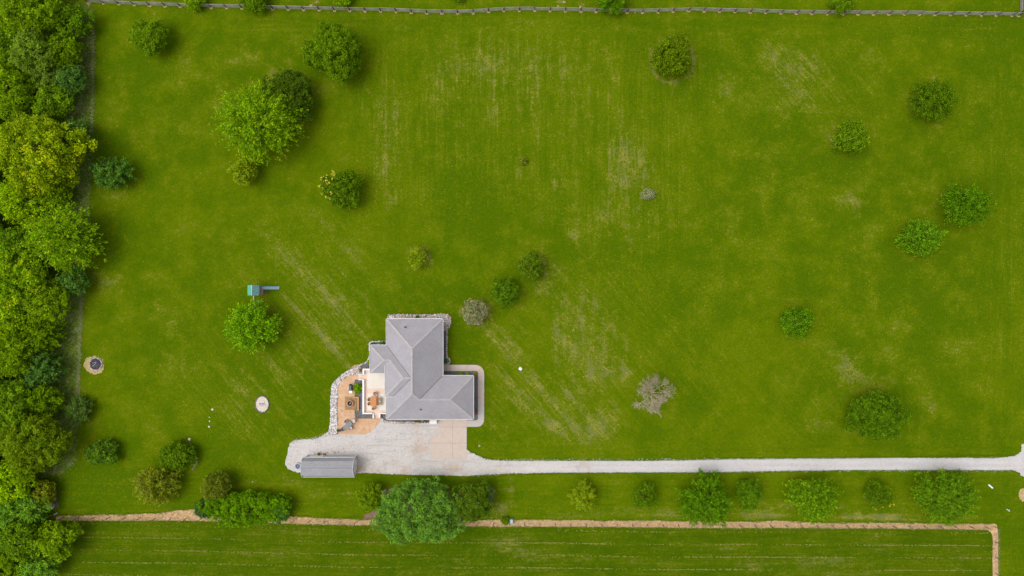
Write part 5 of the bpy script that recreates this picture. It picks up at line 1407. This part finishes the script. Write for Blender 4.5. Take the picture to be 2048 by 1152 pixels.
for i in range(9):
    a = random.uniform(0, 6.28); q = random.uniform(0, .55); L = random.uniform(.15, .35); b_ = random.uniform(0, 3.14)
    MB().tube((q * math.cos(a) - L * math.cos(b_), q * math.sin(a) - L * math.sin(b_), .12), (q * math.cos(a) + L * math.cos(b_), q * math.sin(a) + L * math.sin(b_), .15), .05, .035, 6).build("log", M_LOG if i % 2 else M_EDGE, o)
c = P(524.5, 808.3); o = thing("round_garden_bed", c, "pale gravel oval bed edged with dark blocks and a small ornament", "garden bed")
MB().lathe([(1.0, 0), (1.0, .06)], n=32).build("gravel_fill", M_PEA, o)
children_of(o)[0].scale = (1.02, 1.24, 1)
eb = MB().box((0, 0, .07), (.11, .20, .16)).build("edging_block", M_EDGE, o, bevel=.015)
for i in range(34):
    a = 6.283 * i / 34; e_ = eb if i == 0 else eb.copy()
    if i: COL.objects.link(e_)
    e_.location = (1.06 * math.cos(a), 1.29 * math.sin(a), 0); e_.rotation_euler.z = math.atan2(1.29 * math.sin(a) * 1.0, 1.06 * math.cos(a))
fo = thing("garden_ornament", (c[0] + .08, c[1] + .03, .06), "small blue-grey stone bird bath in the round bed", "ornament")
MB().lathe([(.14, 0), (.06, .06), (.05, .42), (.20, .50), (.21, .55), (.15, .52)], n=14).build("basin", M_TUB, fo)
fo = thing("garden_figurine", (c[0] - .32, c[1] + .06, .06), "tiny reddish brown figurine beside the bird bath", "ornament")
MB().lathe([(.09, 0), (.10, .10), (.06, .20), (.075, .26), (.05, .33)], n=10).build("body", M_RUST, fo)
rocks("edge_thatch", *line_points(arc(524.5, 808.3, 16.5, 0, 360, 24), 90, 1.3), .06, [(.34, .30, .16), (.25, .27, .08)], "dry thatch bits round the oval bed", z0=0, zspread=.005)

# stone arc beside the dark mound shrub
X, Y = line_points([(374, 888), (384, 900), (391, 912), (394, 922), (391, 932), (384, 939)], 90, .7)
rocks("stone_arc", X, Y, .16, [(.36, .30, .24), (.28, .24, .19)], "arc of brown stones round the dark mound shrub", z0=.0, zspread=.02)

# ------------------------------------------------------------------ playset
c = P(510, 580.5, 1.6)
ps = thing("playset", (c[0], c[1], 0), "green roofed wooden playset with a teal slide", "playset")
for sx in (-.62, .72):
    for sy in (-.66, .66): MB().box((sx, sy, 1.25), (.10, .10, 2.5)).build("post", M_PLAYWOOD, ps)
for i in range(9): MB().box((.08 + .0, -.66 + i * .165, 1.25), (2.0 - .0, .15, .04)).build("deck_board", M_PLAYWOOD, ps)
for sgn, mat in ((-1, M_GREENROOF), (1, M_GREENROOF2)):
    for i in range(8):
        t0 = (i + .5) / 8
        MB().box((sgn * .86 * t0 + .02, 0, 3.02 - t0 * .62), (.125, 1.60, .03), 0).build("roof_slat", mat, ps)
        sl_ = bpy.context.scene.collection.objects[-1]
        sl_.rotation_euler.y = 0
    MB().box((sgn * .43 + .02, 0, 2.66), (1.02, 1.5, .015)).build("roof_backing", mat, ps)
    bk = COL.objects[-1]; bk.location = (0, 0, 0)
    me = bk.data
    for v in me.vertices: v.co.z = v.co.z + (.0 + (.43 - abs(v.co.x - .02)) * .72)
MB().box((.02, 0, 3.04), (.09, 1.64, .05)).build("roof_ridge", M_SHEDWALL, ps)
for sy in (-.70, .70): MB().box((.05, sy, 1.75), (1.4, .05, .09)).box((.05, sy, 1.55), (1.4, .05, .06)).build("railing", M_PLAYWOOD, ps)
# slide
m = MB(); mi = MB(); N = 10; prev = None
y0 = .38
for i in range(N + 1):
    t_ = i / N; x = 1.0 + 2.35 * t_; z = 1.28 * (1 - t_) ** 1.25 * (1) + .14
    if prev:
        xa, za = prev
        for yy in (-.27, .27): m.add([(xa, y0 + yy - .035, za - .03), (xa, y0 + yy + .035, za - .03), (xa, y0 + yy + .035, za + .15), (xa, y0 + yy - .035, za + .15), (x, y0 + yy - .035, z - .03), (x, y0 + yy + .035, z - .03), (x, y0 + yy + .035, z + .15), (x, y0 + yy - .035, z + .15)], [(0, 4, 5, 1), (1, 5, 6, 2), (2, 6, 7, 3), (3, 7, 4, 0)])
        mi.add([(xa, y0 - .235, za), (xa, y0 + .235, za), (x, y0 + .235, z), (x, y0 - .235, z), (xa, y0 - .235, za - .03), (xa, y0 + .235, za - .03), (x, y0 + .235, z - .03), (x, y0 - .235, z - .03)], [(0, 3, 2, 1), (4, 5, 6, 7)])
    prev = (x, z)
s_ = m.build("slide", M_SLIDE, ps); mi.build("slide_bed", M_SLIDEIN, s_)
m = MB()
for i in range(5): m.box((1.0 + .1 * i * 0 + i * .08, -.35, 1.2 - i * .27), (.08, .6, .04))
m.build("ladder", M_PLAYWOOD, ps)
for i in range(4): MB().box((.82 + i * .10, -.30, 1.30), (.085, .78, .035)).build("step_board", M_PLAYWOOD, ps)
# swing beam and its end frame, under the tree
MB().box((.10, -2.35, 2.35), (.10, 3.3, .14), R(2)).build("swing_beam", M_BEAM, ps)
for s in (-1, 1): MB().tube((.08 + s * .75, -4.0, 0), (.12, -3.95, 2.35), .05, n=6).build("swing_leg", M_BEAM, ps)
for k_, yy in enumerate((-1.7, -2.9)):
    sw = MB().box((.10, yy, .5), (.18, .42, .03)).build("swing_seat", M_SLIDE, ps)
    for s in (-1, 1): MB().tube((.10, yy + s * .19, .5), (.10, yy + s * .19, 2.3), .01, n=4).build("chain", M_WIRE, sw)

# ------------------------------------------------------------------ small things on the grass
c = P(1040.8, 737.5); o = thing("well_cap", c, "round white lid in the lawn east of the walkway", "lid")
MB().lathe([(.27, 0), (.28, .12), (.24, .17), (.08, .19)], n=20).build("lid", M_TRIM, o)
MB().tube((0, 0, .18), (0, 0, .22), .04, n=8).build("knob", M_SHEDWALL, o)
STN = [(425.3, 818.8, 2.6, "largest pale stone north of the short stone line in the west lawn"), (419, 834.5, 1.3, "topmost tiny stone of the short line in the west lawn"), (419.6, 842.5, 1.6, "middle tiny stone of the short line in the west lawn"),
       (418.6, 853, 2.2, "bottom round stone of the short line in the west lawn"), (379.4, 878.6, 2.7, "pale flat stone just above the stone arc"), (959, 891.5, 2.4, "tan stone on the grass near the apron's east side"), (99, 1010, 6.5, "pale grey boulder beside the west woods")]
for (x, y, r_, lab) in STN:
    c = P(x, y); rr_ = r_ * S
    m = MB(); m.lathe([(rr_ * .9, -.02), (rr_, rr_ * .25), (rr_ * .75, rr_ * .6), (rr_ * .3, rr_ * .75)], n=9, wob=.16)
    o = m.build("boulder" if r_ > 5 else "stone", M_GREYCUSH if r_ > 5 else M_SAND if x > 900 else M_PEA, None, (c[0] * 0, 0, 0))
    o.location = c; o.rotation_euler.z = x
    tag(o, lab, "stone")
c = P(1980.5, 972.5); o = thing("marker_board", c, "white board tilted on the grass near the driveway mouth", "board", rz=R(-40))
MB().box((0, 0, .09), (.92, .24, .06), 0, R(8)).build("panel", M_TRIM, o, bevel=.01)
MB().box((0, -.05, .03), (.80, .06, .06)).build("batten", M_WOOD, o)
c = P(2015.5, 1020); o = thing("marker_sign", c, "small pale teal sign fallen in the grass at the east edge", "sign", rz=R(-35))
MB().box((0, 0, .10), (.62, .14, .05), 0, R(15)).build("panel", M_SHEDWALL, o); MB().box((.1, .12, .08), (.14, .14, .14)).build("stake_cap", M_CLAY, o)
c = P(1022.8, 1040.6); o = thing("utility_box", c, "teal-grey electrical box beside the small round bush", "utility box")
MB().box((0, 0, .32), (.56, .74, .64), taper=.95).build("housing", M_TEALBOX, o, bevel=.02)
MB().box((.03, -.02, .66), (.38, .54, .04)).build("lid", M_SHEDWALL, o, bevel=.01)
c = P(111.5, 1027.5); o = thing("plank", c, "white weathered plank lying where the wire fence meets the woods", "plank", rz=R(28))
MB().box((0, 0, .12), (.72, .12, .04)).build("board", M_TRIM, o); MB().box((-.85, .12, .10), (.5, .09, .03), R(-15)).build("broken_end", M_SHEDWALL, o)
X, Y = poly_points([(92, 1004), (104, 1000), (110, 1012), (104, 1018), (94, 1016)], 60)
rocks("rubble", X, Y, .28, [(.36, .34, .31), (.28, .25, .22)], "grey rubble round the pale boulder by the woods", z0=.02)
